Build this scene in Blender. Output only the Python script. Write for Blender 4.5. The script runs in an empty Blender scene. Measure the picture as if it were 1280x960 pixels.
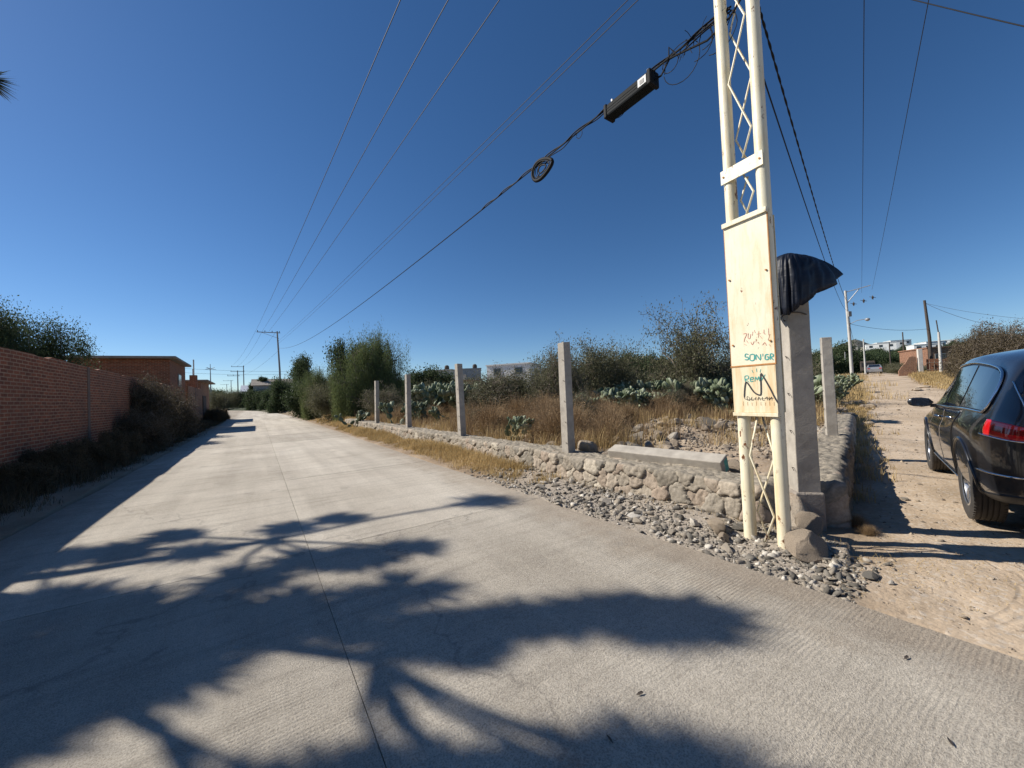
import bpy, bmesh, math, random
import numpy as np
from mathutils import Vector, Matrix, noise
R = math.radians
rng = np.random.default_rng(7); random.seed(7)
sc = bpy.context.scene
COL = sc.collection

# ------------------------------------------------------------------ camera model (level metres, camera 1.55 m above the road)
FPX, PITCH, ROLL, CH = 481.0, R(1.5), 0.042, 1.55
_f = np.array([0, math.cos(PITCH), math.sin(PITCH)]); _u0 = np.array([0, -math.sin(PITCH), math.cos(PITCH)]); _r0 = np.array([1., 0, 0])
_r = math.cos(ROLL)*_r0-math.sin(ROLL)*_u0; _u = math.cos(ROLL)*_u0+math.sin(ROLL)*_r0
def P(px, py, Y):
    d = (px-640)/FPX*_r-(py-480)/FPX*_u+_f
    return np.array([0, 0, CH])+d*(Y/d[1])
def G(px, py, z=0.0):
    d = (px-640)/FPX*_r-(py-480)/FPX*_u+_f
    return np.array([0, 0, CH])+d*((z-CH)/d[2])
cam = bpy.data.cameras.new('camera'); co = bpy.data.objects.new('camera', cam); COL.objects.link(co)
M3 = Matrix([[_r[0], _u[0], -_f[0]], [_r[1], _u[1], -_f[1]], [_r[2], _u[2], -_f[2]]])
co.matrix_world = Matrix.Translation((0, 0, CH)) @ M3.to_4x4()
cam.sensor_width = 36; cam.lens = 36*FPX/1280; cam.clip_start = 0.05; cam.clip_end = 5000
sc.camera = co

# road frame: u along the road (away), n to its right; dirt road frame: v along, w to its right
U = np.array([-.552, .834]); N = np.array([.834, .552]); V = np.array([.669, .743]); W = np.array([.743, -.669])
C0 = np.array([3.38, 4.12])
def SL(s, l):
    return s*U+l*N
def sstep(x):
    x = np.clip(x, 0, 1); return x*x*(3-2*x)
def road_rise(s): return .55*sstep((s-35)/70)
def road_bend(s): return -0.0022*np.maximum(0, s-42)**2
def dirt_rise(t): return np.interp(t, [-50, 4, 12, 30, 42, 52, 75, 95, 140, 300], [0, 0, .12, .75, 1.15, 1.75, 2.35, 2.75, 3.0, 3.0])
def dwid(t): return np.interp(t, [0, 10, 18, 30, 60], [6.5, 6.2, 4.8, 3.7, 3.9])
def vnoise(x, y, sc_, seed=0):
    # cheap value noise
    x = np.asarray(x)*sc_+seed*17.3; y = np.asarray(y)*sc_-seed*9.1
    xi = np.floor(x); yi = np.floor(y); fx = sstep(x-xi); fy = sstep(y-yi)
    def h(a, b):
        q = np.sin(a*127.1+b*311.7)*43758.5453; return q-np.floor(q)
    return (h(xi, yi)*(1-fx)+h(xi+1, yi)*fx)*(1-fy)+(h(xi, yi+1)*(1-fx)+h(xi+1, yi+1)*fx)*fy
def terrain(x, y, detail=True):
    x = np.asarray(x, float); y = np.asarray(y, float)
    s = x*U[0]+y*U[1]; l = x*N[0]+y*N[1]-road_bend(s)
    t = (x-C0[0])*V[0]+(y-C0[1])*V[1]; w = (x-C0[0])*W[0]+(y-C0[1])*W[1]
    rr = road_rise(s); dr = dirt_rise(t)
    # open lot between the two walls
    lot = .36+.028*np.clip(l-5, 0, 34)+.30*np.exp(-(((x-5.6)/2.6)**2+((y-11.2)/2.2)**2))
    lot = np.maximum(lot, 0)
    k = sstep((w+7)/6.8)
    lot = lot*(1-k)+np.maximum(.36, dr)*k
    lotmask = sstep((l-4.55)/.2)*sstep((-w-.10)/.2)
    side = sstep((w-6)/14)
    base = np.where(w > -.2, dr*sstep((l-4)/3), 0)
    base = base*(1-lotmask)+lot*lotmask
    z = base+rr*(l < 60)
    # wall side verge
    z = z-.02
    rad = np.hypot(x, y); az = np.degrees(np.arctan2(x, y))
    hill = sstep((rad-110)/330)*17*sstep((az+5)/22)*(1-.25*sstep((az-45)/30))
    z = z+hill*(0.85+.3*vnoise(x, y, .012, 3))
    if detail:
        onroad = (l < 3.45) & (l > -2.75)
        amp = np.where(onroad, 0, 1)*np.clip(rad/3, .5, 1)
        near = (vnoise(x, y, 1.3, 1)-.5)*.05+(vnoise(x, y, 4.1, 2)-.5)*.02+(vnoise(x, y, 12, 4)-.5)*.012
        lotr = lotmask*((vnoise(x, y, 1.0, 5)-.5)*.16+(vnoise(x, y, 3.0, 6)-.5)*.08)
        berm = .07*np.exp(-((l-4.35)/.35)**2)*(w < .1)
        z = z+amp*(near+lotr*sstep((l-4.9)/.3)+berm)
        z = np.where(onroad, z-.10, z)
    return z
def tz(x, y): return float(terrain(x, y))
def on_ground(px, Y):
    """ground point in image column px at depth Y"""
    py = 490.
    for _ in range(4):
        p = P(px, py, Y); z = tz(p[0], p[1])
        q = np.array([p[0], p[1], z])-np.array([0, 0, CH]); d = q@_f
        py = 480-FPX*(q@_u)/d
    return np.array([p[0], p[1], z])

# ------------------------------------------------------------------ materials
def newmat(name):
    m = bpy.data.materials.new(name); m.use_nodes = True
    nt = m.node_tree; b = nt.nodes['Principled BSDF']; return m, nt, b
def nd(nt, t, **kw):
    n = nt.nodes.new(t)
    for k, v in kw.items():
        if k in n.inputs: n.inputs[k].default_value = v
        else: setattr(n, k, v)
    return n
def ramp(nt, fac, stops):
    r = nt.nodes.new('ShaderNodeValToRGB'); e = r.color_ramp.elements
    while len(e) < len(stops): e.new(.5)
    for el, (p, c) in zip(e, stops):
        el.position = p; el.color = (*c, 1) if len(c) == 3 else c
    nt.links.new(fac, r.inputs[0]); return r.outputs[0]
def noise_node(nt, scale, detail=4, rough=.55, vec=None, dist=0):
    n = nd(nt, 'ShaderNodeTexNoise'); n.inputs['Scale'].default_value = scale; n.inputs['Detail'].default_value = detail
    n.inputs['Roughness'].default_value = rough; n.inputs['Distortion'].default_value = dist
    if vec is not None: nt.links.new(vec, n.inputs['Vector'])
    return n.outputs['Fac']
def objvec(nt): return nd(nt, 'ShaderNodeTexCoord').outputs['Object']
def mixc(nt, fac, a, b, mode='MIX'):
    m = nt.nodes.new('ShaderNodeMix'); m.data_type = 'RGBA'; m.blend_type = mode
    for i, v in ((0, fac), (6, a), (7, b)):
        if isinstance(v, (int, float)): m.inputs[i].default_value = v
        elif isinstance(v, (tuple, list)): m.inputs[i].default_value = (*v, 1)
        else: nt.links.new(v, m.inputs[i])
    return m.outputs[2]
def math_(nt, op, a, b=0.0, c=None):
    m = nt.nodes.new('ShaderNodeMath'); m.operation = op
    for i, v in enumerate((a, b) if c is None else (a, b, c)):
        if isinstance(v, (int, float)): m.inputs[i].default_value = v
        else: nt.links.new(v, m.inputs[i])
    return m.outputs[0]
def bump(nt, b, h, strength=.5, dist=.02):
    n = nt.nodes.new('ShaderNodeBump'); n.inputs['Strength'].default_value = strength; n.inputs['Distance'].default_value = dist
    nt.links.new(h, n.inputs['Height']); nt.links.new(n.outputs[0], b.inputs['Normal'])
def simple(name, c1, c2=None, scale=8, rough=.8, bmp=.3, bscale=40, bdist=.01, metal=0, spec=.5, coat=0, detail=5):
    m, nt, b = newmat(name)
    b.inputs['Roughness'].default_value = rough; b.inputs['Metallic'].default_value = metal
    b.inputs['Specular IOR Level'].default_value = spec; b.inputs['Coat Weight'].default_value = coat
    if c2 is None: b.inputs['Base Color'].default_value = (*c1, 1)
    else:
        v = objvec(nt); nt.links.new(ramp(nt, noise_node(nt, scale, detail, .6, v), [(.3, c1), (.7, c2)]), b.inputs['Base Color'])
    if bmp:
        v = objvec(nt); bump(nt, b, noise_node(nt, bscale, 5, .6, v), bmp, bdist)
    return m
def leafmat(name, c1, c2, trans=.35, rough=.65):
    m, nt, b = newmat(name)
    at = nd(nt, 'ShaderNodeAttribute', attribute_name='rnd')
    col = ramp(nt, at.outputs['Fac'], [(0, c1), (1, c2)])
    nt.links.new(col, b.inputs['Base Color']); b.inputs['Roughness'].default_value = rough; b.inputs['Specular IOR Level'].default_value = .25
    tr = nd(nt, 'ShaderNodeBsdfTranslucent'); nt.links.new(col, tr.inputs['Color'])
    mx = nd(nt, 'ShaderNodeMixShader'); mx.inputs[0].default_value = trans
    nt.links.new(b.outputs[0], mx.inputs[1]); nt.links.new(tr.outputs[0], mx.inputs[2])
    nt.links.new(mx.outputs[0], nt.nodes['Material Output'].inputs['Surface']); return m

def mat_ground():
    m, nt, b = newmat('dry_soil'); v = objvec(nt)
    at = nd(nt, 'ShaderNodeAttribute', attribute_name='kind')   # r: dirt road, g: gravel verge, b: far scrub
    sp = nd(nt, 'ShaderNodeSeparateColor'); nt.links.new(at.outputs['Color'], sp.inputs[0])
    soil = ramp(nt, noise_node(nt, 1.1, 6, .6, v), [(.3, (.20, .145, .095)), (.55, (.30, .225, .155)), (.75, (.38, .30, .22))])
    tan = ramp(nt, noise_node(nt, .7, 7, .62, v, .4), [(.3, (.34, .26, .18)), (.5, (.45, .35, .25)), (.72, (.55, .445, .335))])
    peb = nd(nt, 'ShaderNodeTexVoronoi'); peb.inputs['Scale'].default_value = 34; nt.links.new(v, peb.inputs['Vector'])
    pebr = nd(nt, 'ShaderNodeSeparateColor'); nt.links.new(peb.outputs['Color'], pebr.inputs[0])
    tan = mixc(nt, math_(nt, 'MULTIPLY', ramp(nt, pebr.outputs[0], [(.80, (0, 0, 0)), (.84, (1, 1, 1))]), .55), tan, (.5, .44, .37))
    tan = mixc(nt, math_(nt, 'MULTIPLY', ramp(nt, noise_node(nt, 9, 5, .7, v), [(.56, (0, 0, 0)), (.66, (1, 1, 1))]), .45), tan, (.22, .16, .11))
    grv = ramp(nt, noise_node(nt, 30, 5, .7, v), [(.3, (.23, .20, .165)), (.7, (.43, .38, .32))])
    scr = ramp(nt, noise_node(nt, .35, 8, .75, v), [(.40, (.03, .042, .022)), (.58, (.07, .075, .045)), (.78, (.17, .14, .09))])
    c = mixc(nt, sp.outputs[0], soil, tan); c = mixc(nt, sp.outputs[1], c, grv); c = mixc(nt, sp.outputs[2], c, scr)
    nt.links.new(c, b.inputs['Base Color']); b.inputs['Roughness'].default_value = .95; b.inputs['Specular IOR Level'].default_value = .15
    # tyre tracks pressed in the soft soil
    sx = nd(nt, 'ShaderNodeSeparateXYZ'); nt.links.new(v, sx.inputs[0])
    dx = math_(nt, 'SUBTRACT', sx.outputs[0], 2.75); dy = math_(nt, 'SUBTRACT', sx.outputs[1], 3.75)
    rr = math_(nt, 'POWER', math_(nt, 'ADD', math_(nt, 'MULTIPLY', dx, dx), math_(nt, 'MULTIPLY', dy, dy)), .5)
    ring = math_(nt, 'SINE', math_(nt, 'MULTIPLY', rr, 2*math.pi/.075), 0)
    band = math_(nt, 'MULTIPLY', ramp(nt, rr, [(0, (0, 0, 0)), (1, (0, 0, 0))]), 1)
    lo = math_(nt, 'GREATER_THAN', rr, 1.20); hi = math_(nt, 'LESS_THAN', rr, 1.50)
    side = math_(nt, 'GREATER_THAN', dx, -.05)
    band = math_(nt, 'MULTIPLY', math_(nt, 'MULTIPLY', lo, hi), side)
    brk = ramp(nt, noise_node(nt, 3.0, 3, .5, v), [(.42, (0, 0, 0)), (.55, (1, 1, 1))])
    trk = math_(nt, 'MULTIPLY', math_(nt, 'MULTIPLY', math_(nt, 'MINIMUM', ring, .2), band), brk)
    h = math_(nt, 'ADD', noise_node(nt, 22, 8, .72, v), math_(nt, 'MULTIPLY', peb.outputs['Distance'], -.35))
    h = math_(nt, 'ADD', h, math_(nt, 'MULTIPLY', trk, .40))
    bump(nt, b, h, .6, .02)
    return m
def mat_road():
    m, nt, b = newmat('grooved_concrete'); v = objvec(nt)      # object frame: x across, y along the road
    base = ramp(nt, noise_node(nt, .55, 7, .65, v), [(.28, (.53, .475, .40)), (.5, (.66, .60, .515)), (.75, (.76, .70, .61))])
    mp = nd(nt, 'ShaderNodeMapping'); nt.links.new(v, mp.inputs[0]); mp.inputs['Scale'].default_value = (.35, 3.0, 1)
    st = noise_node(nt, 2.2, 5, .6, mp.outputs[0])
    c = mixc(nt, math_(nt, 'MULTIPLY', ramp(nt, st, [(.50, (0, 0, 0)), (.7, (1, 1, 1))]), .38), base, (.33, .295, .25))
    sl = nd(nt, 'ShaderNodeAttribute', attribute_name='rnd'); c = mixc(nt, .9, c, ramp(nt, sl.outputs['Fac'], [(0, (.80, .79, .77)), (.5, (1, .99, .97)), (1, (1.08, 1.08, 1.07))]), 'MULTIPLY')
    sx = nd(nt, 'ShaderNodeSeparateXYZ'); nt.links.new(v, sx.inputs[0])
    # worn lanes a bit paler, dusty edge browner
    dust = ramp(nt, math_(nt, 'ADD', math_(nt, 'MULTIPLY', sx.outputs[0], .25), math_(nt, 'MULTIPLY', noise_node(nt, 2.5, 5, .7, v), .35)), [(.86, (0, 0, 0)), (1.0, (1, 1, 1))])
    c = mixc(nt, math_(nt, 'MULTIPLY', dust, .6), c, (.40, .32, .24))
    dustl = ramp(nt, math_(nt, 'ADD', math_(nt, 'MULTIPLY', sx.outputs[0], -.3), math_(nt, 'MULTIPLY', noise_node(nt, 2.0, 5, .7, v), .35)), [(.75, (0, 0, 0)), (.95, (1, 1, 1))])
    c = mixc(nt, math_(nt, 'MULTIPLY', dustl, .6), c, (.30, .24, .18))
    fine = noise_node(nt, 110, 3, .8, v)
    c = mixc(nt, .65, c, ramp(nt, fine, [(.38, (.42, .41, .40)), (.55, (1., 1., 1.))]), 'MULTIPLY')
    c = mixc(nt, .5, c, ramp(nt, noise_node(nt, 26, 4, .7, v), [(.3, (.60, .60, .60)), (.65, (1., 1., 1.))]), 'MULTIPLY')
    ml = nd(nt, 'ShaderNodeMapping'); nt.links.new(v, ml.inputs[0]); ml.inputs['Scale'].default_value = (1.6, .10, 1)
    c = mixc(nt, .55, c, ramp(nt, noise_node(nt, 1.3, 4, .6, ml.outputs[0]), [(.35, (.74, .73, .72)), (.62, (1.05, 1.05, 1.04))]), 'MULTIPLY')
    # oil / rubber spots
    c = mixc(nt, math_(nt, 'MULTIPLY', ramp(nt, noise_node(nt, 1.9, 3, .5, v), [(.64, (0, 0, 0)), (.74, (1, 1, 1))]), .40), c, (.22, .20, .175))
    mc = nd(nt, 'ShaderNodeMapping'); nt.links.new(v, mc.inputs[0]); mc.inputs['Scale'].default_value = (1, .8, 1)
    vo = nd(nt, 'ShaderNodeTexVoronoi', feature='DISTANCE_TO_EDGE'); vo.inputs['Scale'].default_value = .16
    wob = nd(nt, 'ShaderNodeVectorMath', operation='ADD'); nt.links.new(mc.outputs[0], wob.inputs[0])
    nz = nd(nt, 'ShaderNodeTexNoise'); nz.inputs['Scale'].default_value = 2.2; nz.inputs['Detail'].default_value = 5; nt.links.new(v, nz.inputs['Vector'])
    nt.links.new(nz.outputs['Color'], wob.inputs[1]); nt.links.new(wob.outputs[0], vo.inputs['Vector'])
    crk = ramp(nt, vo.outputs['Distance'], [(.0, (1, 1, 1)), (.0016, (0, 0, 0))])
    c = mixc(nt, math_(nt, 'MULTIPLY', crk, .35), c, (.12, .11, .10))
    nt.links.new(c, b.inputs['Base Color']); b.inputs['Roughness'].default_value = .88; b.inputs['Specular IOR Level'].default_value = .25
    # transverse tining, broken by wear
    wv = math_(nt, 'SINE', math_(nt, 'ADD', math_(nt, 'MULTIPLY', sx.outputs[1], 2*math.pi/.028), math_(nt, 'MULTIPLY', noise_node(nt, 3.0, 3, .5, v), 9)))
    wear = ramp(nt, noise_node(nt, .8, 5, .7, v), [(.40, (0, 0, 0)), (.62, (1, 1, 1))])
    h = math_(nt, 'MULTIPLY', math_(nt, 'MULTIPLY', wv, wear), .22)
    h = math_(nt, 'ADD', h, math_(nt, 'MULTIPLY', fine, 1.6))
    h = math_(nt, 'ADD', h, math_(nt, 'MULTIPLY', noise_node(nt, 45, 3, .6, v), .35))
    bump(nt, b, h, .9, .008)
    return m
def mat_brick(name, c1, c2, mortar, bw=.25, bh=.075, ms=.014):
    m, nt, b = newmat(name); v = objvec(nt)                     # local x along, z up
    sx = nd(nt, 'ShaderNodeSeparateXYZ'); nt.links.new(v, sx.inputs[0])
    cx = nd(nt, 'ShaderNodeCombineXYZ')
    nt.links.new(math_(nt, 'ADD', sx.outputs[0], sx.outputs[1]), cx.inputs[0])
    nt.links.new(math_(nt, 'ADD', sx.outputs[2], math_(nt, 'MULTIPLY', noise_node(nt, 1.3, 3, .5, v), .035)), cx.inputs[1])
    br = nd(nt, 'ShaderNodeTexBrick'); nt.links.new(cx.outputs[0], br.inputs['Vector'])
    br.inputs['Scale'].default_value = 1; br.inputs['Brick Width'].default_value = bw; br.inputs['Row Height'].default_value = bh
    br.inputs['Mortar Size'].default_value = ms; br.inputs['Mortar Smooth'].default_value = .25; br.inputs['Bias'].default_value = -.1
    br.inputs['Color1'].default_value = (*c1, 1); br.inputs['Color2'].default_value = (*c2, 1); br.inputs['Mortar'].default_value = (*mortar, 1)
    c = mixc(nt, .8, br.outputs['Color'], ramp(nt, noise_node(nt, 5, 6, .7, v), [(.3, (.62, .55, .52)), (.7, (1.25, 1.17, 1.1))]), 'MULTIPLY')
    c = mixc(nt, math_(nt, 'MULTIPLY', ramp(nt, noise_node(nt, .6, 4, .6, v), [(.5, (0, 0, 0)), (.7, (1, 1, 1))]), .35), c, (.13, .075, .05))
    nt.links.new(c, b.inputs['Base Color']); b.inputs['Roughness'].default_value = .92
    h = math_(nt, 'ADD', math_(nt, 'MULTIPLY', br.outputs['Fac'], -1.3), math_(nt, 'MULTIPLY', noise_node(nt, 60, 4, .7, v), .5))
    bump(nt, b, h, .9, .016); return m
def mat_attr(name, stops, bscale=50, bdist=.01, rough=.92, tint=.5):
    """stone whose colour comes from the per-stone attribute"""
    m, nt, b = newmat(name); v = objvec(nt)
    at = nd(nt, 'ShaderNodeAttribute', attribute_name='rnd')
    c = ramp(nt, at.outputs['Fac'], stops)
    c = mixc(nt, tint, c, ramp(nt, noise_node(nt, 18, 6, .7, v), [(.3, (.55, .53, .5)), (.7, (1.25, 1.22, 1.15))]), 'MULTIPLY')
    nt.links.new(c, b.inputs['Base Color']); b.inputs['Roughness'].default_value = rough; b.inputs['Specular IOR Level'].default_value = .2
    bump(nt, b, noise_node(nt, bscale, 6, .7, v), .7, bdist); return m
def mat_paint_rust(th=.59):
    m, nt, b = newmat('cream_paint_rusting'); v = objvec(nt)
    base = ramp(nt, noise_node(nt, 3, 5, .6, v), [(.3, (.74, .67, .47)), (.7, (.83, .77, .60))])
    mp = nd(nt, 'ShaderNodeMapping'); nt.links.new(v, mp.inputs[0]); mp.inputs['Scale'].default_value = (6, 6, .9)
    streak = ramp(nt, noise_node(nt, 1.6, 6, .7, mp.outputs[0]), [(.50, (0, 0, 0)), (.68, (1, 1, 1))])
    c = mixc(nt, math_(nt, 'MULTIPLY', streak, .60), base, (.64, .42, .17))
    mp2 = nd(nt, 'ShaderNodeMapping'); nt.links.new(v, mp2.inputs[0]); mp2.inputs['Scale'].default_value = (1, 1, .45)
    flake = ramp(nt, noise_node(nt, 16, 6, .7, mp2.outputs[0]), [(th, (0, 0, 0)), (th+.02, (1, 1, 1))])
    flake = math_(nt, 'MULTIPLY', flake, ramp(nt, noise_node(nt, 2.3, 3, .5, v), [(.44, (0, 0, 0)), (.54, (1, 1, 1))]))
    c = mixc(nt, flake, c, ramp(nt, noise_node(nt, 40, 4, .7, v), [(.35, (.10, .035, .015)), (.7, (.30, .12, .04))]))
    nt.links.new(c, b.inputs['Base Color']); b.inputs['Roughness'].default_value = .42
    bump(nt, b, math_(nt, 'ADD', math_(nt, 'MULTIPLY', flake, -1), noise_node(nt, 60, 4, .6, v)), .25, .004); return m

MT = {}
MT['ground'] = mat_ground(); MT['road'] = mat_road()
MT['brick'] = mat_brick('old_red_brick', (.32, .100, .045), (.17, .056, .030), (.38, .26, .17), .26, .085, .0135)
MT['brick2'] = mat_brick('orange_brick', (.30, .13, .075), (.20, .08, .05), (.36, .27, .19), .26, .085, .018)
MT['concrete'] = simple('weathered_concrete', (.30, .27, .23), (.46, .42, .36), 5, .9, .5, 45, .008)
MT['footing'] = simple('rough_footing', (.20, .17, .145), (.34, .30, .26), 3, .95, .8, 20, .03)
MT['palecon'] = simple('pale_concrete', (.46, .44, .40), (.62, .59, .54), 4, .9, .3, 45, .006)
MT['paint'] = mat_paint_rust(); MT['panelpaint'] = mat_paint_rust(.655)
MT['rust'] = simple('rust_stain', (.36, .15, .04), (.55, .27, .09), 20, .8, .3, 80, .002)
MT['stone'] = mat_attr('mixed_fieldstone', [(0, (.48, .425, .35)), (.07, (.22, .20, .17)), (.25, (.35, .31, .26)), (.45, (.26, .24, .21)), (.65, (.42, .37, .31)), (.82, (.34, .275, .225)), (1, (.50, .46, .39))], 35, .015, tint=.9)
MT['rock'] = mat_attr('grey_rock', [(0, (.10, .092, .08)), (.3, (.20, .185, .165)), (.6, (.32, .28, .23)), (.85, (.40, .37, .33)), (1, (.62, .58, .52))], 60, .008)
MT['boulder'] = mat_attr('tan_boulder', [(0, (.22, .19, .165)), (.5, (.36, .30, .24)), (1, (.45, .38, .30))], 22, .03, tint=.9)
MT['bark'] = simple('grey_bark', (.10, .08, .06), (.20, .165, .13), 14, .95, .6, 60, .01)
MT['twig'] = simple('dry_twig', (.14, .11, .085), (.24, .20, .16), 14, .95, 0)
MT['pepper'] = leafmat('pepper_leaf', (.085, .115, .04), (.18, .21, .085))
MT['dark'] = leafmat('dark_leaf', (.035, .055, .025), (.085, .115, .05))
MT['mesq'] = leafmat('dusty_leaf', (.09, .095, .05), (.19, .18, .105))
MT['brownleaf'] = leafmat('withered_leaf', (.10, .08, .05), (.22, .17, .11))
MT['straw'] = leafmat('straw_grass', (.36, .25, .10), (.66, .50, .26), .3, .8)
MT['tawny'] = leafmat('tawny_weed', (.16, .105, .06), (.44, .31, .175), .25, .8)
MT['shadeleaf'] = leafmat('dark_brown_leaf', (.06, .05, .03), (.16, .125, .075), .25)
MT['yucca'] = leafmat('yucca_blade', (.05, .07, .035), (.10, .12, .06), .15, .5)
MT['cactus'] = mat_attr('cactus_skin', [(0, (.085, .11, .06)), (.6, (.16, .19, .115)), (1, (.32, .35, .25))], 90, .004, .6, .3)
MT['wire'] = simple('black_cable', (.010, .010, .012), rough=.7, bmp=0, spec=.15)
MT['thinwire'] = simple('aluminium_wire', (.035, .035, .04), rough=.7, bmp=0, spec=.2)
MT['wood'] = simple('tarred_wood', (.045, .035, .03), (.10, .08, .065), 10, .9, .4, 40, .01)
MT['polecon'] = simple('pole_concrete', (.42, .41, .38), (.56, .54, .50), 3, .85, .2, 40, .004)
MT['polegrey'] = simple('pole_concrete_grey', (.20, .20, .20), (.30, .30, .29), 3, .85, .2, 40, .004)
MT['steel'] = simple('galvanised_steel', (.30, .31, .32), rough=.5, bmp=0, metal=.2)
MT['white'] = simple('white_render', (.72, .72, .70), (.82, .82, .80), 1.5, .8, 0)
MT['cream'] = simple('cream_render', (.50, .45, .37), (.60, .55, .46), 1.5, .8, 0)
MT['greyr'] = simple('grey_render', (.30, .29, .28), (.42, .40, .38), 1.5, .85, 0)
MT['winglass'] = simple('dark_window_glass', (.03, .04, .05), rough=.12, bmp=0)
MT['tin'] = simple('sheet_metal_roof', (.55, .57, .60), (.66, .67, .69), 1, .4, 0, metal=.2)

# ------------------------------------------------------------------ mesh helpers
def link(name, me, m=None, parent=None):
    o = bpy.data.objects.new(name, me); COL.objects.link(o)
    if m is not None: me.materials.append(m if not isinstance(m, str) else MT[m])
    if parent is not None: o.parent = parent
    return o
def tag(o, label=None, cat=None, group=None, kind=None):
    if label: o['label'] = label
    if cat: o['category'] = cat
    if group: o['group'] = group
    if kind: o['kind'] = kind
    return o
def empty(name, loc, rz=0, label=None, cat=None, group=None):
    e = bpy.data.objects.new(name, None); e.location = tuple(map(float, loc)); e.rotation_euler = (0, 0, rz); e.empty_display_size = .2
    COL.objects.link(e); return tag(e, label, cat, group)
def npmesh(name, v, f, smooth=False, rnd=None):
    """v (n,3), f (m,k) fixed-size faces"""
    me = bpy.data.meshes.new(name); v = np.asarray(v, np.float32); f = np.asarray(f, np.int32)
    me.vertices.add(len(v)); me.vertices.foreach_set('co', v.ravel())
    k = f.shape[1]; me.loops.add(f.size); me.loops.foreach_set('vertex_index', f.ravel())
    me.polygons.add(len(f)); me.polygons.foreach_set('loop_start', np.arange(0, f.size, k, dtype=np.int32))
    me.polygons.foreach_set('loop_total', np.full(len(f), k, np.int32))
    if smooth: me.polygons.foreach_set('use_smooth', np.ones(len(f), bool))
    if rnd is not None:
        a = me.attributes.new('rnd', 'FLOAT', 'POINT'); a.data.foreach_set('value', np.asarray(rnd, np.float32))
    me.update(calc_edges=True); return me
class MB:
    def __init__(self): self.v = []; self.f = []; self.r = []
    def add(self, vs, fs, rnd=0.0):
        n = len(self.v); self.v += [tuple(map(float, p)) for p in vs]; self.f += [tuple(i+n for i in q) for q in fs]; self.r += [rnd]*len(vs); return self
    def box(self, c, s, rz=0, M=None, rnd=0.0, taper=1.0):
        hx, hy, hz = s[0]/2, s[1]/2, s[2]/2; vs = []
        for z in (-hz, hz):
            k = taper if z > 0 else 1
            for x, y in ((-hx, -hy), (hx, -hy), (hx, hy), (-hx, hy)):
                p = Vector((x*k, y*k, z))
                if M is not None: p = M @ p
                elif rz: p = Matrix.Rotation(rz, 3, 'Z') @ p
                vs.append((p.x+c[0], p.y+c[1], p.z+c[2]))
        return self.add(vs, [(3, 2, 1, 0), (4, 5, 6, 7), (0, 1, 5, 4), (1, 2, 6, 5), (2, 3, 7, 6), (3, 0, 4, 7)], rnd)
    def tube(self, pts, rad, n=8, cap=True, rnd=0.0):
        pts = [Vector(tuple(map(float, p))) for p in pts]; m = len(pts)
        if not hasattr(rad, '__len__'): rad = [rad]*m
        vs = []; prev = None
        for i, p in enumerate(pts):
            d = (pts[min(i+1, m-1)]-pts[max(i-1, 0)]); d = d.normalized() if d.length > 1e-9 else Vector((0, 0, 1))
            if prev is None:
                a = d.orthogonal().normalized()
            else:
                a = prev-d*prev.dot(d); a = a.normalized() if a.length > 1e-6 else d.orthogonal().normalized()
            prev = a; b = d.cross(a)
            for k in range(n):
                t = 2*math.pi*k/n; vs.append(p+(a*math.cos(t)+b*math.sin(t))*rad[i])
        fs = [(i*n+k, i*n+(k+1) % n, (i+1)*n+(k+1) % n, (i+1)*n+k) for i in range(m-1) for k in range(n)]
        if cap: fs += [tuple(range(n-1, -1, -1)), tuple(range((m-1)*n, m*n))]
        return self.add(vs, fs, rnd)
    def lathe(self, prof, n=24, c=(0, 0, 0), axis='z'):
        vs = []
        for r, z in prof:
            for k in range(n):
                t = 2*math.pi*k/n; p = (r*math.cos(t), r*math.sin(t), z)
                if axis == 'y': p = (p[0], z, p[1])
                if axis == 'x': p = (z, p[0], p[1])
                vs.append((p[0]+c[0], p[1]+c[1], p[2]+c[2]))
        m = len(prof)
        return self.add(vs, [(i*n+k, i*n+(k+1) % n, (i+1)*n+(k+1) % n, (i+1)*n+k) for i in range(m-1) for k in range(n)])
    def build(self, name, m, parent=None, smooth=False, bevel=0, sharp=None):
        me = bpy.data.meshes.new(name); me.from_pydata(self.v, [], self.f)
        a = me.attributes.new('rnd', 'FLOAT', 'POINT'); a.data.foreach_set('value', np.asarray(self.r, np.float32))
        if smooth or sharp:
            me.polygons.foreach_set('use_smooth', np.ones(len(me.polygons), bool))
            if sharp: me.set_sharp_from_angle(angle=R(sharp))
        me.update(); o = link(name, me, m, parent)
        if bevel:
            md = o.modifiers.new('bevel', 'BEVEL'); md.width = bevel; md.segments = 2; md.limit_method = 'ANGLE'
        return o
def copy_tree(o, parent=None):
    c = o.copy(); COL.objects.link(c)
    if parent is not None: c.parent = parent
    for ch in list(o.children): copy_tree(ch, c)
    return c

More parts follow.
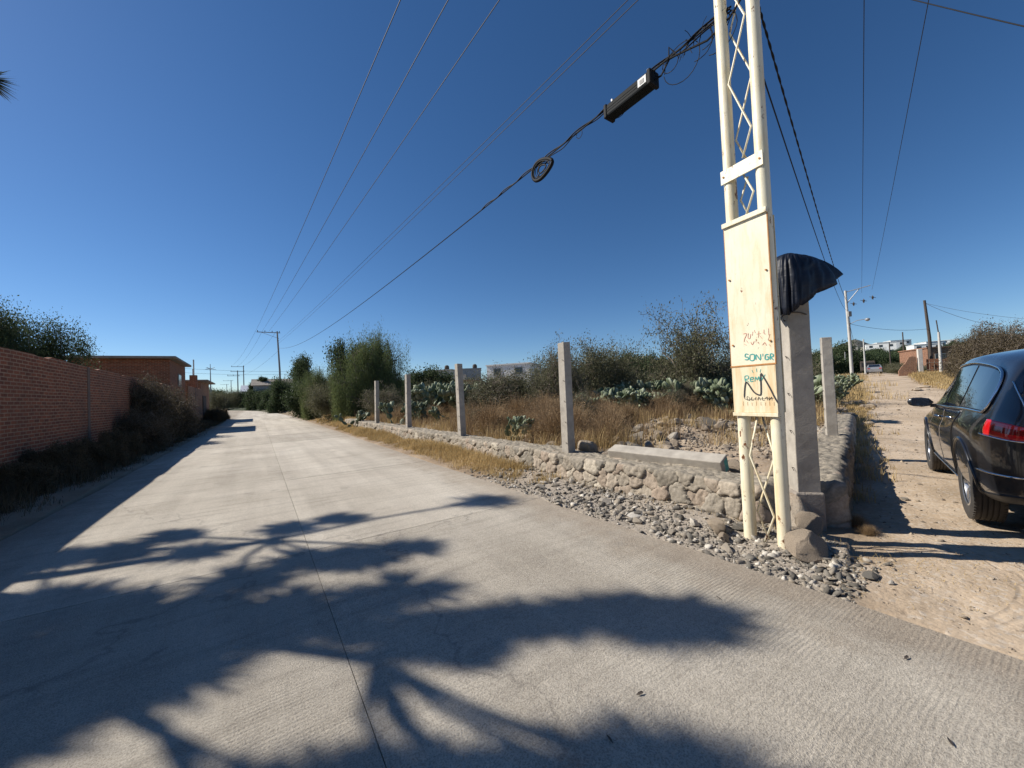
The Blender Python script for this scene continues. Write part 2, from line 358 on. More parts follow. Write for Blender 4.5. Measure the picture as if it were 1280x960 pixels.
# ------------------------------------------------------------------ ground, dirt road, concrete road
def build_ground():
    rs = [0.35]
    while rs[-1] < 1500: rs.append(rs[-1]*(1.0125 if rs[-1] < 40 else 1.03)+.004)
    rs = np.array(rs)
    a1 = np.linspace(-66, 66, 500); a2 = np.linspace(66, 294, 150)[1:-1]
    az = np.radians(np.concatenate([a1, a2])); na = len(az); nr = len(rs)
    X = np.outer(rs, np.sin(az)); Y = np.outer(rs, np.cos(az)); Z = terrain(X, Y)
    v = np.stack([X, Y, Z], -1).reshape(-1, 3)
    i, j = np.meshgrid(np.arange(nr-1), np.arange(na), indexing='ij'); j2 = (j+1) % na
    f = np.stack([i*na+j, (i+1)*na+j, (i+1)*na+j2, i*na+j2], -1).reshape(-1, 4)
    cen = v[f].mean(1)
    t = (cen[:, 0]-C0[0])*V[0]+(cen[:, 1]-C0[1])*V[1]; w = (cen[:, 0]-C0[0])*W[0]+(cen[:, 1]-C0[1])*W[1]
    l = cen[:, 0]*N[0]+cen[:, 1]*N[1]
    wl = .3+.6*(vnoise(cen[:, 0], cen[:, 1], 1.2, 8)-.5)*0
    isd = (w > .0) & (w < dwid(t)+.9*vnoise(t, t*0, .15, 2)-.4) & (l > 3.6) & (t > -12) & (t < 115)
    def kindcol(vv):
        x, y = vv[:, 0], vv[:, 1]
        t = (x-C0[0])*V[0]+(y-C0[1])*V[1]; w = (x-C0[0])*W[0]+(y-C0[1])*W[1]; l = x*N[0]+y*N[1]; s = x*U[0]+y*U[1]
        nz = vnoise(x, y, 1.7, 11)-.5
        d = sstep((w-.05+.5*nz)/.45)*sstep((dwid(t)+.9+1.5*nz-w)/1.4)*sstep((118-t)/10)*sstep((l-3.3)/.3)
        d = np.maximum(d, sstep((w-.1)/.4)*sstep((14-t)/8)*sstep((l-3.3)/.3))
        d = np.where((l > 4.9) & (w < -.4), .35+.3*vnoise(x, y, .8, 4), d)
        g = sstep((l-3.2)/.2)*sstep((4.9-l)/.3)*sstep((.30-w+nz*.3)/.4)*sstep((7.5-s+nz*2)/2.5)
        far = sstep((np.hypot(x, y)-45)/50)*(1-d)
        return np.stack([d, g*.9, far, np.ones_like(d)], -1)
    for nm, mask in (('ground', ~isd), ('dirt_road', isd)):
        ff = f[mask]; used, inv = np.unique(ff, return_inverse=True); vv = v[used]
        me = npmesh(nm, vv, inv.reshape(-1, 4), True)
        a = me.attributes.new('kind', 'FLOAT_COLOR', 'POINT'); a.data.foreach_set('color', kindcol(vv).astype(np.float32).ravel())
        tag(link(nm, me, 'ground'), kind='structure')
build_ground()

rot_road = math.atan2(U[1], U[0])-math.pi/2     # local y = along road
def build_road():
    # slabs: joints are real 8 mm grooves, local frame x across, y along
    v = []; f = []; tn = []
    js = [4.6+4.5*k for k in range(-9, 40)]
    ls = [-2.65, .42, 3.42]
    g = .006
    for a, b in zip(js[:-1], js[1:]):
        for la, lb in zip(ls[:-1], ls[1:]):
            ny = 10; nx = 12
            s_ = np.linspace(a+g*.5, b-g*.5, ny); l_ = np.linspace(la+g*.4, lb-g*.4, nx)
            n0 = len(v)
            dz = random.uniform(-.003, .003); tone = random.random()
            for ss in s_:
                for ll in l_:
                    edge = 0
                    if ll == l_[-1] and lb > 3: edge = .045*(vnoise(ss, 0, 2.1, 5)-.5)+.03*(vnoise(ss, 3, 7, 5)-.5)
                    if ll == l_[0] and la < -2: edge = .10*(vnoise(ss, 0, 1.1, 6)-.5)
                    v.append((ll+edge+float(road_bend(ss)), ss, float(road_rise(ss))+dz)); tn.append(tone)
            for i in range(ny-1):
                for j in range(nx-1):
                    f.append((n0+i*nx+j, n0+i*nx+j+1, n0+(i+1)*nx+j+1, n0+(i+1)*nx+j))
            # skirts
            ring = [i for i in range(nx)]+[i*nx+nx-1 for i in range(1, ny)]+[(ny-1)*nx+i for i in range(nx-2, -1, -1)]+[i*nx for i in range(ny-2, 0, -1)]
            m0 = len(v)
            for r_ in ring:
                q = v[n0+r_]; v.append((q[0], q[1], q[2]-.13)); tn.append(tone)
            k = len(ring)
            for i in range(k): f.append((n0+ring[i], m0+i, m0+(i+1) % k, n0+ring[(i+1) % k]))
    me = bpy.data.meshes.new('road'); me.from_pydata(v, [], f); me.update(); me.attributes.new('rnd', 'FLOAT', 'POINT').data.foreach_set('value', tn)
    o = link('road', me, 'road'); o.rotation_euler = (0, 0, rot_road); tag(o, kind='structure')
build_road()
def T2(l, s, z=0):
    p = SL(s, l); return (p[0], p[1], z)
# ------------------------------------------------------------------ brick boundary wall on the left
PI = math.pi
MT['column'] = simple('stained_column', (.13, .09, .07), (.20, .14, .11), 4, .95, .5, 30, .01)
def brick_walls():
    rz = math.atan2(U[1], U[0])
    def seg(name, label, s0, s1, l, h, z0=-.1, mat='brick', foot=.42, cols=(), cap=False, cat='wall', th=.2):
        p = SL(s0, l); e = empty(name, (p[0], p[1], 0), rz, label, cat)
        L = s1-s0
        # brick panels between the columns, top edge slightly wavering course by course
        b = MB(); n = max(2, int(L/.26)); vs = []; rb = random.Random(int(s1)); stp = 0
        for i in range(n+1):
            if rb.random() < .25: stp = rb.choice([0, 0, 0, .02, -.03, -.085 if rb.random() < .3 else 0])
            x = L*i/n; hh = h+.04*(vnoise(s0+x, 0, .35, 3)-.5)*2+stp
            vs += [(x, 0, z0), (x, 0, hh), (x, th, hh), (x, th, z0)]
        fs = []
        for i in range(n):
            a = 4*i; c = a+4
            fs += [(a, c, c+1, a+1), (a+1, c+1, c+2, a+2), (a+2, c+2, c+3, a+3)]
        fs += [(0, 1, 2, 3), (4*n+3, 4*n+2, 4*n+1, 4*n)]
        b.add(vs, fs); b.build('brickwork', mat, e)
        if foot:
            f = MB(); m = max(4, int(L/.35)); vs = []
            for i in range(m+1):
                x = L*i/m; o = -.035-.03*vnoise(x, s0, 1.7, 2); t = foot+.05*(vnoise(x, s0, 1.1, 9)-.5)
                vs += [(x, o, -.15), (x, o+.01, t), (x, th+.01, t), (x, th+.01, -.15)]
            fs = []
            for i in range(m):
                a = 4*i; c = a+4; fs += [(a, c, c+1, a+1), (a+1, c+1, c+2, a+2), (a+2, c+2, c+3, a+3)]
            fs += [(0, 1, 2, 3), (4*m+3, 4*m+2, 4*m+1, 4*m)]
            f.add(vs, fs); f.build('footing', 'footing', e)
        for c in cols:
            q = MB(); q.box((c-s0, .09, h/2-.05), (.20, th-.005+.02, h+.06)); q.build('column', 'column', e, bevel=.008)
        if cap:
            q = MB(); q.box((L/2, th/2, h+.04), (L+.1, th+.14, .09)); q.build('cap', 'footing', e, bevel=.01)
        return e
    seg('brick_wall', 'long dark red brick wall along the left of the road, before the flat roofed house', -14, 32.2, -4.45, 2.98, cols=(-6.5, 5.5, 17.5, 29.0))
    seg('brick_wall', 'browner brick wall running on from the flat roofed house to the gate block', 38.5, 46.5, -4.45, 3.25, foot=.3, mat='brick2', cols=(42.5,))
    # flat roofed brick house whose corner meets the wall line
    p = SL(32.2, -4.6); h = empty('brick_house', (p[0], p[1], 0), rz, 'flat roofed red brick house rising over the wall, with a thin overhanging concrete roof', 'house')
    b = MB(); b.box((3.1, 2.2, 2.3), (6.2, 4.4, 4.7)); b.build('wall', 'brick', h)
    b = MB(); b.box((3.05, 2.2, 4.74), (6.9, 5.1, .14), M=Matrix.Rotation(-.012, 3, 'X')); b.build('roof', 'footing', h, bevel=.02)
    b = MB(); b.box((3.4, -.012, 3.5), (1.2, .06, .9)); w = b.build('window', 'footing', h)
    b = MB(); b.box((3.4, -.045, 3.5), (1.05, .02, .75)); b.build('pane', 'winglass', w)
    # gate block
    p = SL(46.5, -4.45); h = empty('gate_block', (p[0], p[1], 0), rz, 'brick gate block with a projecting slab roof ending the brown brick wall', 'gatehouse')
    b = MB(); b.box((3.6, 1.6, 1.95), (7.2, 3.2, 4.1)); b.build('wall', 'brick2', h)
    b = MB(); b.box((3.6, 1.4, 4.07), (7.8, 3.9, .13)); b.build('roof', 'footing', h, bevel=.02)
    b = MB(); b.box((2.3, -.03, 1.3), (2.6, .08, 2.7)); g = b.build('gate', 'wood', h, bevel=.01)
    b = MB(); b.box((3.35, -.09, 1.25), (.04, .05, .22)); b.build('handle', 'steel', g)
    # brick chimney-like pillar with two pipes
    c = SL(44.8, -4.8); h = empty('brick_pillar', (c[0], c[1], 3.2), rz, 'brick pillar carrying two thin pipes on top of the brown wall', 'pillar')
    b = MB(); b.box((0, 0, .5), (.7, .5, 1.5)); b.build('pillar', 'brick', h)
    for dx, hh in ((-.2, .6), (.25, 1.5)):
        b = MB(); b.tube([(dx, 0, 1.2), (dx, 0, 1.2+hh)], .05, 6); b.build('pipe', 'palecon', h)
brick_walls()

# ------------------------------------------------------------------ rubble stone walls
def voro(x, y, cs, seed=0):
    gx = np.floor(x/cs).astype(int); gy = np.floor(y/cs).astype(int)
    def hsh(a, b, k):
        q = np.sin(a*127.1+b*311.7+k*74.7+seed*13.13)*43758.5453; return q-np.floor(q)
    d1 = np.full(x.shape, 9.); d2 = np.full(x.shape, 9.); idr = np.zeros(x.shape)
    for i in (-1, 0, 1):
        for j in (-1, 0, 1):
            cx = gx+i; cy = gy+j
            px = (cx+.08+.84*hsh(cx, cy, 1))*cs; py = (cy+.08+.84*hsh(cx, cy, 2))*cs
            d = np.hypot(x-px, (y-py)*1.12)/cs
            r_ = .08+.92*hsh(cx, cy, 3)
            new = d < d1
            d2 = np.where(new, d1, np.minimum(d2, d)); idr = np.where(new, r_, idr); d1 = np.where(new, d, d1)
    return d1, d2, idr
def stone_wall(name, label, org, along, outn, L, th, ztop, zbase, res, seed, cs=.20, broken=0):
    # cross-section: outer face up, top across, inner face down
    H = ztop-zbase; per = [0, H, H+th, 2*H+th]
    ss = [0.]
    while ss[-1] < L: ss.append(ss[-1]+res*(1+ss[-1]*.12))
    ss = np.array(ss); qs = np.arange(0, per[3]+res, res)
    S, Q = np.meshgrid(ss, qs, indexing='ij')
    Qw = Q+.07*(vnoise(S, Q, 9, seed)-.5)+.03*(vnoise(S, Q, 24, seed+7)-.5); Sw = S*.85+.09*(vnoise(S, Q, 7, seed+1)-.5)+.03*(vnoise(S, Q, 26, seed+9)-.5)
    d1, d2, idr = voro(Sw, Qw, cs, seed)
    e = d2-d1; st = sstep(e/.085)
    top = sstep((Q-H+.03)/.06)*sstep((H+th+.03-Q)/.06)
    k = np.clip(Q, 0, H); a = np.clip(Q-H, 0, th); dn = np.clip(Q-H-th, 0, H)
    z = zbase+k-dn; inn = a
    top_wob = .05*(vnoise(S, 0*S, 1.6, seed+3)-.5)+.03*(vnoise(S, inn*3, 6, seed+4)-.5)
    if broken: top_wob = top_wob-broken*sstep((S-L*.62)/(L*.38))*(.5+.8*vnoise(S, 0*S, 2.2, seed+8))
    z = z+top_wob*sstep((z-zbase)/H)
    tilt = (np.sin(idr*91)*(S*0+np.sin(idr*57+S*7))+np.cos(idr*133)*np.sin(Q*11+idr*40))*.022
    bulge = st*(.028+.028*np.abs(np.sin(idr*37))+tilt*.8)*(1-.6*top)+.020*(vnoise(S*1, Q*1, 22, seed+2)-.5)+.010*(vnoise(S*1, Q*1, 60, seed+6)-.5)
    # corner rounding
    rnd_c = .02
    on = np.where(Q < H, 1., np.where(Q > H+th, -1., 0)); up = top
    lean = .10*(ztop-z)*1.0
    px = org[0]+along[0]*S-outn[0]*inn+outn[0]*(on*bulge+np.where(Q <= H, lean, 0))
    py = org[1]+along[1]*S-outn[1]*inn+outn[1]*(on*bulge+np.where(Q <= H, lean, 0))
    pz = z+up*bulge*.7
    fe = np.sqrt(np.clip(1-(1-np.clip(S/.11, 0, 1))**2, 0, 1)); cxl = org[0]+along[0]*S-outn[0]*th/2; cyl = org[1]+along[1]*S-outn[1]*th/2
    px = cxl+(px-cxl)*fe; py = cyl+(py-cyl)*fe; z = zbase+(z-zbase)*(.55+.45*fe); pz = z+up*bulge*.7*fe
    v = np.stack([px, py, pz], -1).reshape(-1, 3); n1, n2 = S.shape
    i, j = np.meshgrid(np.arange(n1-1), np.arange(n2-1), indexing='ij')
    f = np.stack([i*n2+j, i*n2+j+1, (i+1)*n2+j+1, (i+1)*n2+j], -1).reshape(-1, 4)
    if np.cross(np.append(along, 0), np.append(outn, 0))[2] > 0: f = f[:, ::-1]
    # end caps
    c = np.where(st > .45, idr, np.where(vnoise(S, Q, 4, seed+11) > .42, .07, 0.0))  # most gaps get a dark tone standing in for recess shade, rest pale mortar
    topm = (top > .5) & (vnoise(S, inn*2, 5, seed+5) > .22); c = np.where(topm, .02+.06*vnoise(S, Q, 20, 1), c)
    caps = []
    me = npmesh(name, v, f, True, c.ravel())
    o = link(name, me, 'stone'); md = o.modifiers.new('solid', 'SOLIDIFY'); md.thickness = .02; md.offset = -1
    core = MB(); a_ = Vector((along[0], along[1], 0)); o_ = Vector((outn[0], outn[1], 0)); cs_ = []
    for ss_ in (.16, L*.8):
        for inn_, z_ in ((-.03, -.2), (.01, ztop-.025), (th-.04, ztop-.02), (th-.02, -.2)): p_ = a_*ss_-o_*inn_; cs_.append((org[0]+p_.x, org[1]+p_.y, z_))
    core.add(cs_, [(0, 1, 2, 3), (7, 6, 5, 4), (0, 4, 5, 1), (1, 5, 6, 2), (2, 6, 7, 3)], .3); core.build('wall_core', 'stone', o)
    tag(o, label, 'wall'); return o
p = SL(1.95, 4.53)
stone_wall('stone_wall', 'low fieldstone retaining wall running beside the concrete road under the row of posts', p, U, -N, 23.5, .42, .43, -.10, .013, 1, cs=.195)
p = C0+V*(.03)
stone_wall('stone_wall', 'low stone wall along the dirt road, its top catching sun and its side in shade', p, V, W, 15.5, .40, .44, -.15, .022, 5, cs=.24, broken=.35)

# ------------------------------------------------------------------ concrete posts
def post_mesh(h, w, seed, taper=.94):
    b = MB(); n = 14; r_ = random.Random(seed); vs = []
    for i in range(n+1):
        z = h*i/n; k = w/2*(1-(1-taper)*i/n)
        for sx_, sy_ in ((-1, -1), (1, -1), (1, 1), (-1, 1)):
            vs.append((sx_*k+r_.uniform(-.002, .002), sy_*k+r_.uniform(-.002, .002), z+(r_.uniform(-.012, .012) if i == n else 0)))
    fs = [(4*i+a, 4*i+(a+1) % 4, 4*i+4+(a+1) % 4, 4*i+4+a) for i in range(n) for a in range(4)]+[(3, 2, 1, 0), (4*n, 4*n+1, 4*n+2, 4*n+3)]
    b.add(vs, fs); return b
def post(x, y, z, h, w, rz, label, seed, group='concrete fence posts', lean=(0, 0)):
    o = post_mesh(h, w, seed).build('concrete_post', 'concrete', bevel=.008)
    o.location = (x, y, z); o.rotation_euler = (lean[0], lean[1], rz); tag(o, label, 'post', group)
    # rusty tie-wire stubs
    t = MB(); r_ = random.Random(seed+9)
    for k in range(5):
        zz = h*(.12+.18*k); t.tube([(-w*.49, -w*.2, zz), (-w*.62, -w*.3, zz+.01), (-w*.60, -w*.45, zz-.02)], .004, 5)
    t.build('wire_tie', 'wood', o); return o
rr_ = rot_road
for s, lab, sd, ln in ((5.35, 'tallest looking roadside post, the nearest one on the wall left of the fallen post', 1, (0, 0)), (9.75, 'roadside post just left of the nearest one, third from the far end', 2, (.0, -.015)),
                   (14.3, 'second post from the far end of the roadside row', 3, (.01, .01)), (18.9, 'furthest post of the roadside row, in front of the pepper tree', 4, (0, .02))):
    x, y = SL(s, 4.72); post(x, y, .38, 2.08, .175, rr_+.03*sd, lab, sd, lean=ln)
q = C0+V*4.45+W*(-.2); post(q[0], q[1], .40, 2.0, .17, -.5, 'grey shaded post standing on the low wall beside the dirt road', 6)
q = C0+V*(-.02)+W*(-.33)
pc = np.array([3.12, 4.20])
e0 = post(pc[0], pc[1], .36, 2.22, .215, R(-14), 'thick corner post by the cream lattice mast, with a dark tarp over its head', 8)
b = MB(); b.box((0, 0, -.21), (.27, .25, .46)); pb = b.build('pedestal', 'footing', e0, bevel=.02)
# a few posts further along the dirt road fence and beyond the lot
def fallen_post():
    a = P(764, 567, 6.25); c = P(902, 583, 4.95)
    a = np.array([1.62, 6.40, .50]); c = np.array([2.72, 5.02, .50])
    d = Vector(c-a); L = d.length; b = post_mesh(L, .23, 22, 1.0)
    o = b.build('fallen_post', 'concrete', bevel=.012); o.location = tuple(a)
    o.rotation_mode = 'QUATERNION'; o.rotation_quaternion = d.to_track_quat('Z', 'Y') @ Matrix.Rotation(.35, 3, 'Z').to_quaternion()
    tag(o, 'toppled concrete post lying on top of the stone wall, its end painted teal', 'post')
    t = MB(); t.box((0, 0, L+.001), (.16, .16, .004)); t.build('teal_paint', 'teal', o)
MT['teal'] = simple('teal_spray_paint', (.03, .30, .27), (.07, .40, .35), 40, .6, 0)
MT['redpaint'] = simple('faded_red_marker', (.50, .12, .09), (.6, .25, .18), 60, .7, 0)
MT['blackpaint'] = simple('black_spray_paint', (.02, .02, .025), (.05, .05, .05), 40, .5, 0)
fallen_post()

# ------------------------------------------------------------------ cream lattice mast
def rusty_panel():
    m, nt, b = newmat('rust_streaked_panel'); v = objvec(nt)
    mp = nd(nt, 'ShaderNodeMapping'); nt.links.new(v, mp.inputs[0]); mp.inputs['Scale'].default_value = (9, 9, .8)
    s = ramp(nt, noise_node(nt, 2.0, 5, .6, mp.outputs[0]), [(.40, (0, 0, 0)), (.62, (1, 1, 1))])
    c = mixc(nt, math_(nt, 'MULTIPLY', s, .55), (.78, .70, .50), (.66, .38, .12))
    s2 = ramp(nt, noise_node(nt, 4.0, 6, .7, mp.outputs[0]), [(.58, (0, 0, 0)), (.68, (1, 1, 1))])
    c = mixc(nt, math_(nt, 'MULTIPLY', s2, .7), c, (.40, .15, .04))
    nt.links.new(c, b.inputs['Base Color']); b.inputs['Roughness'].default_value = .5
    bump(nt, b, noise_node(nt, 30, 5, .6, v), .2, .004); return m
MT['rustpanel'] = rusty_panel()
def mast():
    A = np.array([2.345, 3.93]); B = np.array([2.495, 3.65]); d = (B-A); D = np.linalg.norm(d); d = d/D; n = np.array([d[1], -d[0]])
    if n[0] > 0: n = -n                                    # faces the road
    e = empty('lattice_mast', (A[0], A[1], 0), 0, 'tall cream lattice mast of two steel tubes with a rusty graffitied panel', 'pole')
    def L(a, o, z):                                        # a along tubes, o out to the road
        p = d*a+n*o; return (p[0], p[1], z)
    Ht = 8.3
    for a in (0, D):
        t = MB(); zz = [-.15]+list(np.linspace(0, Ht, 34)); t.tube([L(a, 0, z) for z in zz], .058, 20)
        t.build('tube', 'paint', e, smooth=True, sharp=50)
    for side in (-1, 1):                                   # zigzag rods on both faces
        def zig(z0, z1, ph, nm='rod'):
            if z1-z0 < .6:
                t = MB(); t.tube([L(D/2, side*.035, z0), L(.075 if ph else D-.075, side*.035, (z0+z1)/2), L(D/2, side*.035, z1)], .0095, 7); t.build('zigzag_rod', 'paint', e, smooth=True); return
            pts = []; z = z0; k = ph
            pts.append(L(D/2, side*.035, z0)); z += .26
            while z < z1-.2:
                pts.append(L(.062 if k % 2 else D-.062, side*.035, z)); z += .56; k += 1
            pts.append(L(D/2, side*.035, z1)); t = MB(); t.tube(pts, .0095, 7); t.build('zigzag_rod', 'paint', e, smooth=True)
        ph = 0 if side > 0 else 1
        zig(.02, 1.24, ph); zig(3.22, 3.63, ph); zig(3.80, Ht-.1, ph)
    def plate(a0, a1, z0, z1, nm, m, o=.060, th=.008, bev=.002):
        b = MB(); vs = []
        for z in (z0, z1):
            for a, oo in ((a0, o+th), (a1, o+th), (a1, o), (a0, o)): vs.append(L(a, oo, z))
        b.add(vs, [(0, 1, 2, 3), (7, 6, 5, 4), (1, 0, 4, 5), (2, 1, 5, 6), (3, 2, 6, 7), (0, 3, 7, 4)]); return b.build(nm, m, e, bevel=bev)
    a0, a1 = -.055, D+.045
    plate(a0, a1, 3.62, 3.76, 'cross_bar', 'paint', th=.012)
    plate(a0, a1, 1.735, 3.16, 'upper_panel', 'panelpaint')
    plate(a0-.01, a1+.01, 3.163, 3.21, 'panel_rim', 'paint', th=.03)
    plate(a0, a1, 1.27, 1.727, 'lower_panel', 'rustpanel')
    plate(a0-.008, a1+.008, 1.725, 1.74, 'rust_seam', 'rust', o=.0605, th=.012, bev=0)
    plate(a0-.005, a1+.005, 1.235, 1.268, 'panel_rim', 'paint', th=.022)
    plate(a1+.001, a1+.008, 1.74, 3.16, 'rust_seam', 'rust', o=.058, th=.010, bev=0)
    plate(a0-.006, a0-.001, 1.74, 3.16, 'rust_seam', 'rust', o=.058, th=.009, bev=0)
    # back plates so the panel is a real box
    plate(a0, a1, 1.27, 3.16, 'back_panel', 'paint', o=-.068)
    for z in (3.50, 2.62, 1.95):                           # bolts
        for a in (a0+.03, a1-.03):
            b = MB(); b.tube([L(a, .066, z if z < 3.2 else 3.69), L(a, .080, z if z < 3.2 else 3.69)], .009, 8); b.build('bolt', 'rust', e)
    # marks sprayed and drawn on the panel: strokes laid on the sheet
    N3 = np.array([n[0], n[1], 0]); O3 = np.array([A[0], A[1], 0])+N3*.0685
    def onp(px, py):
        dr = (px-640)/FPX*_r-(py-480)/FPX*_u+_f; c = np.array([0, 0, CH]); t = ((O3-c)@N3)/(dr@N3); q = c+dr*t-O3
        return np.array([q[0]*d[0]+q[1]*d[1], q[2]])
    def strokes(name, m, lines, w, parent=e, off=.0):
        b = MB()
        for ln in lines:
            pts = [onp(680+x/4, 380+y/4) for x, y in ln]
            # smooth the polyline a little
            if len(pts) > 2:
                out = []
                for i in range(len(pts)-1):
                    p0 = pts[max(i-1, 0)]; p1 = pts[i]; p2 = pts[i+1]; p3 = pts[min(i+2, len(pts)-1)]
                    for t in (0, .33, .66): out.append(.5*((2*p1)+(-p0+p2)*t+(2*p0-5*p1+4*p2-p3)*t*t+(-p0+3*p1-3*p2+p3)*t**3))
                pts = out+[pts[-1]]
            L_, R_ = [], []
            for i, p in enumerate(pts):
                q = pts[min(i+1, len(pts)-1)]-pts[max(i-1, 0)]; q = q/(np.linalg.norm(q)+1e-9); s = np.array([-q[1], q[0]])*w/2*(1 if 0 < i < len(pts)-1 else .6)
                L_.append(p+s); R_.append(p-s)
            vs = []
            for o in (.0012+off, .0022+off):
                for p in L_+R_: vs.append(L(p[0], .0685+o, p[1]))
            k = len(pts); fs = []
            for i in range(k-1):
                fs += [(2*k+i, 2*k+i+1, 3*k+i+1, 3*k+i), (i, k+i, k+i+1, i+1), (i, i+1, 2*k+i+1, 2*k+i), (k+i, 3*k+i, 3*k+i+1, k+i+1)]
            b.add(vs, fs)
        return b.build(name, m, parent)
    T = [[(1022, 252), (1008, 250), (1006, 264), (1020, 266), (1020, 278), (1004, 278)],                      # S
         [(1030, 254), (1030, 280), (1050, 280), (1050, 252), (1030, 254)],                                   # O
         [(1060, 280), (1060, 252), (1082, 280), (1082, 250)],                                                # N
         [(1094, 248), (1094, 262)],                                                                          # I
         [(1122, 252), (1108, 254), (1106, 276), (1122, 276), (1122, 264), (1114, 264)],                      # G
         [(1132, 278), (1132, 250), (1146, 252), (1144, 263), (1132, 264), (1148, 280)]]                      # R
    strokes('graffiti', 'teal', T, .0100)
    T = [[(1008, 392), (1004, 362), (1022, 360), (1020, 374), (1006, 376), (1026, 390)], [(1048, 384), (1034, 388), (1032, 370), (1046, 366), (1044, 376), (1032, 378)],
         [(1054, 388), (1058, 364), (1066, 380), (1074, 362), (1078, 386)], [(1086, 360), (1092, 374), (1106, 352)], [(1092, 374), (1082, 396)],
         [(1040, 330), (1046, 345)], [(1062, 322), (1064, 340)], [(1084, 326), (1080, 342)]]
    strokes('graffiti', 'teal', T, .0075)
    strokes('graffiti', 'blackpaint', [[(1002, 468), (1004, 425), (1010, 392), (1022, 400), (1050, 440), (1078, 455), (1086, 440), (1084, 352), (1096, 362), (1130, 420), (1150, 460), (1172, 498)]], .013, off=.0012)
    T = [[(1000, 472), (1008, 472)], [(1016, 480), (1016, 462), (1028, 470), (1028, 482), (1016, 480)], [(1040, 464), (1036, 480), (1050, 480)], [(1062, 466), (1054, 474), (1062, 482)],
         [(1070, 482), (1074, 464), (1084, 482)], [(1092, 464), (1092, 480), (1104, 480)], [(1106, 472), (1116, 464), (1118, 482)], [(1126, 464), (1126, 482), (1138, 464), (1140, 482)], [(1006, 477), (1148, 471)]]
    strokes('graffiti', 'blackpaint', T, .0035)
    T = [[(996, 150), (1014, 148), (1004, 172), (1000, 190)], [(1022, 146), (1020, 170), (1030, 172), (1034, 150)], [(1044, 138), (1042, 158)], [(1052, 130), (1056, 144)], [(1062, 150), (1084, 148)], [(1074, 136), (1072, 168)],
         [(1078, 158), (1090, 172)], [(1100, 128), (1100, 148), (1108, 150)], [(1122, 122), (1124, 156)], [(1130, 150), (1120, 182)], [(1000, 200), (1012, 206)], [(1034, 190), (1042, 204), (1050, 186)], [(1072, 190), (1076, 200)],
         [(1092, 206), (1104, 192), (1112, 208)], [(1124, 200), (1134, 212)], [(1012, 182), (1022, 196)]]
    strokes('graffiti', 'redpaint', T, .004)
    T = [[(996+22*k, 486+(k % 3)*3), (997+22*k, 508)] for k in range(8)]
    strokes('rust_run', 'rust', T, .003)
    return e
mast()

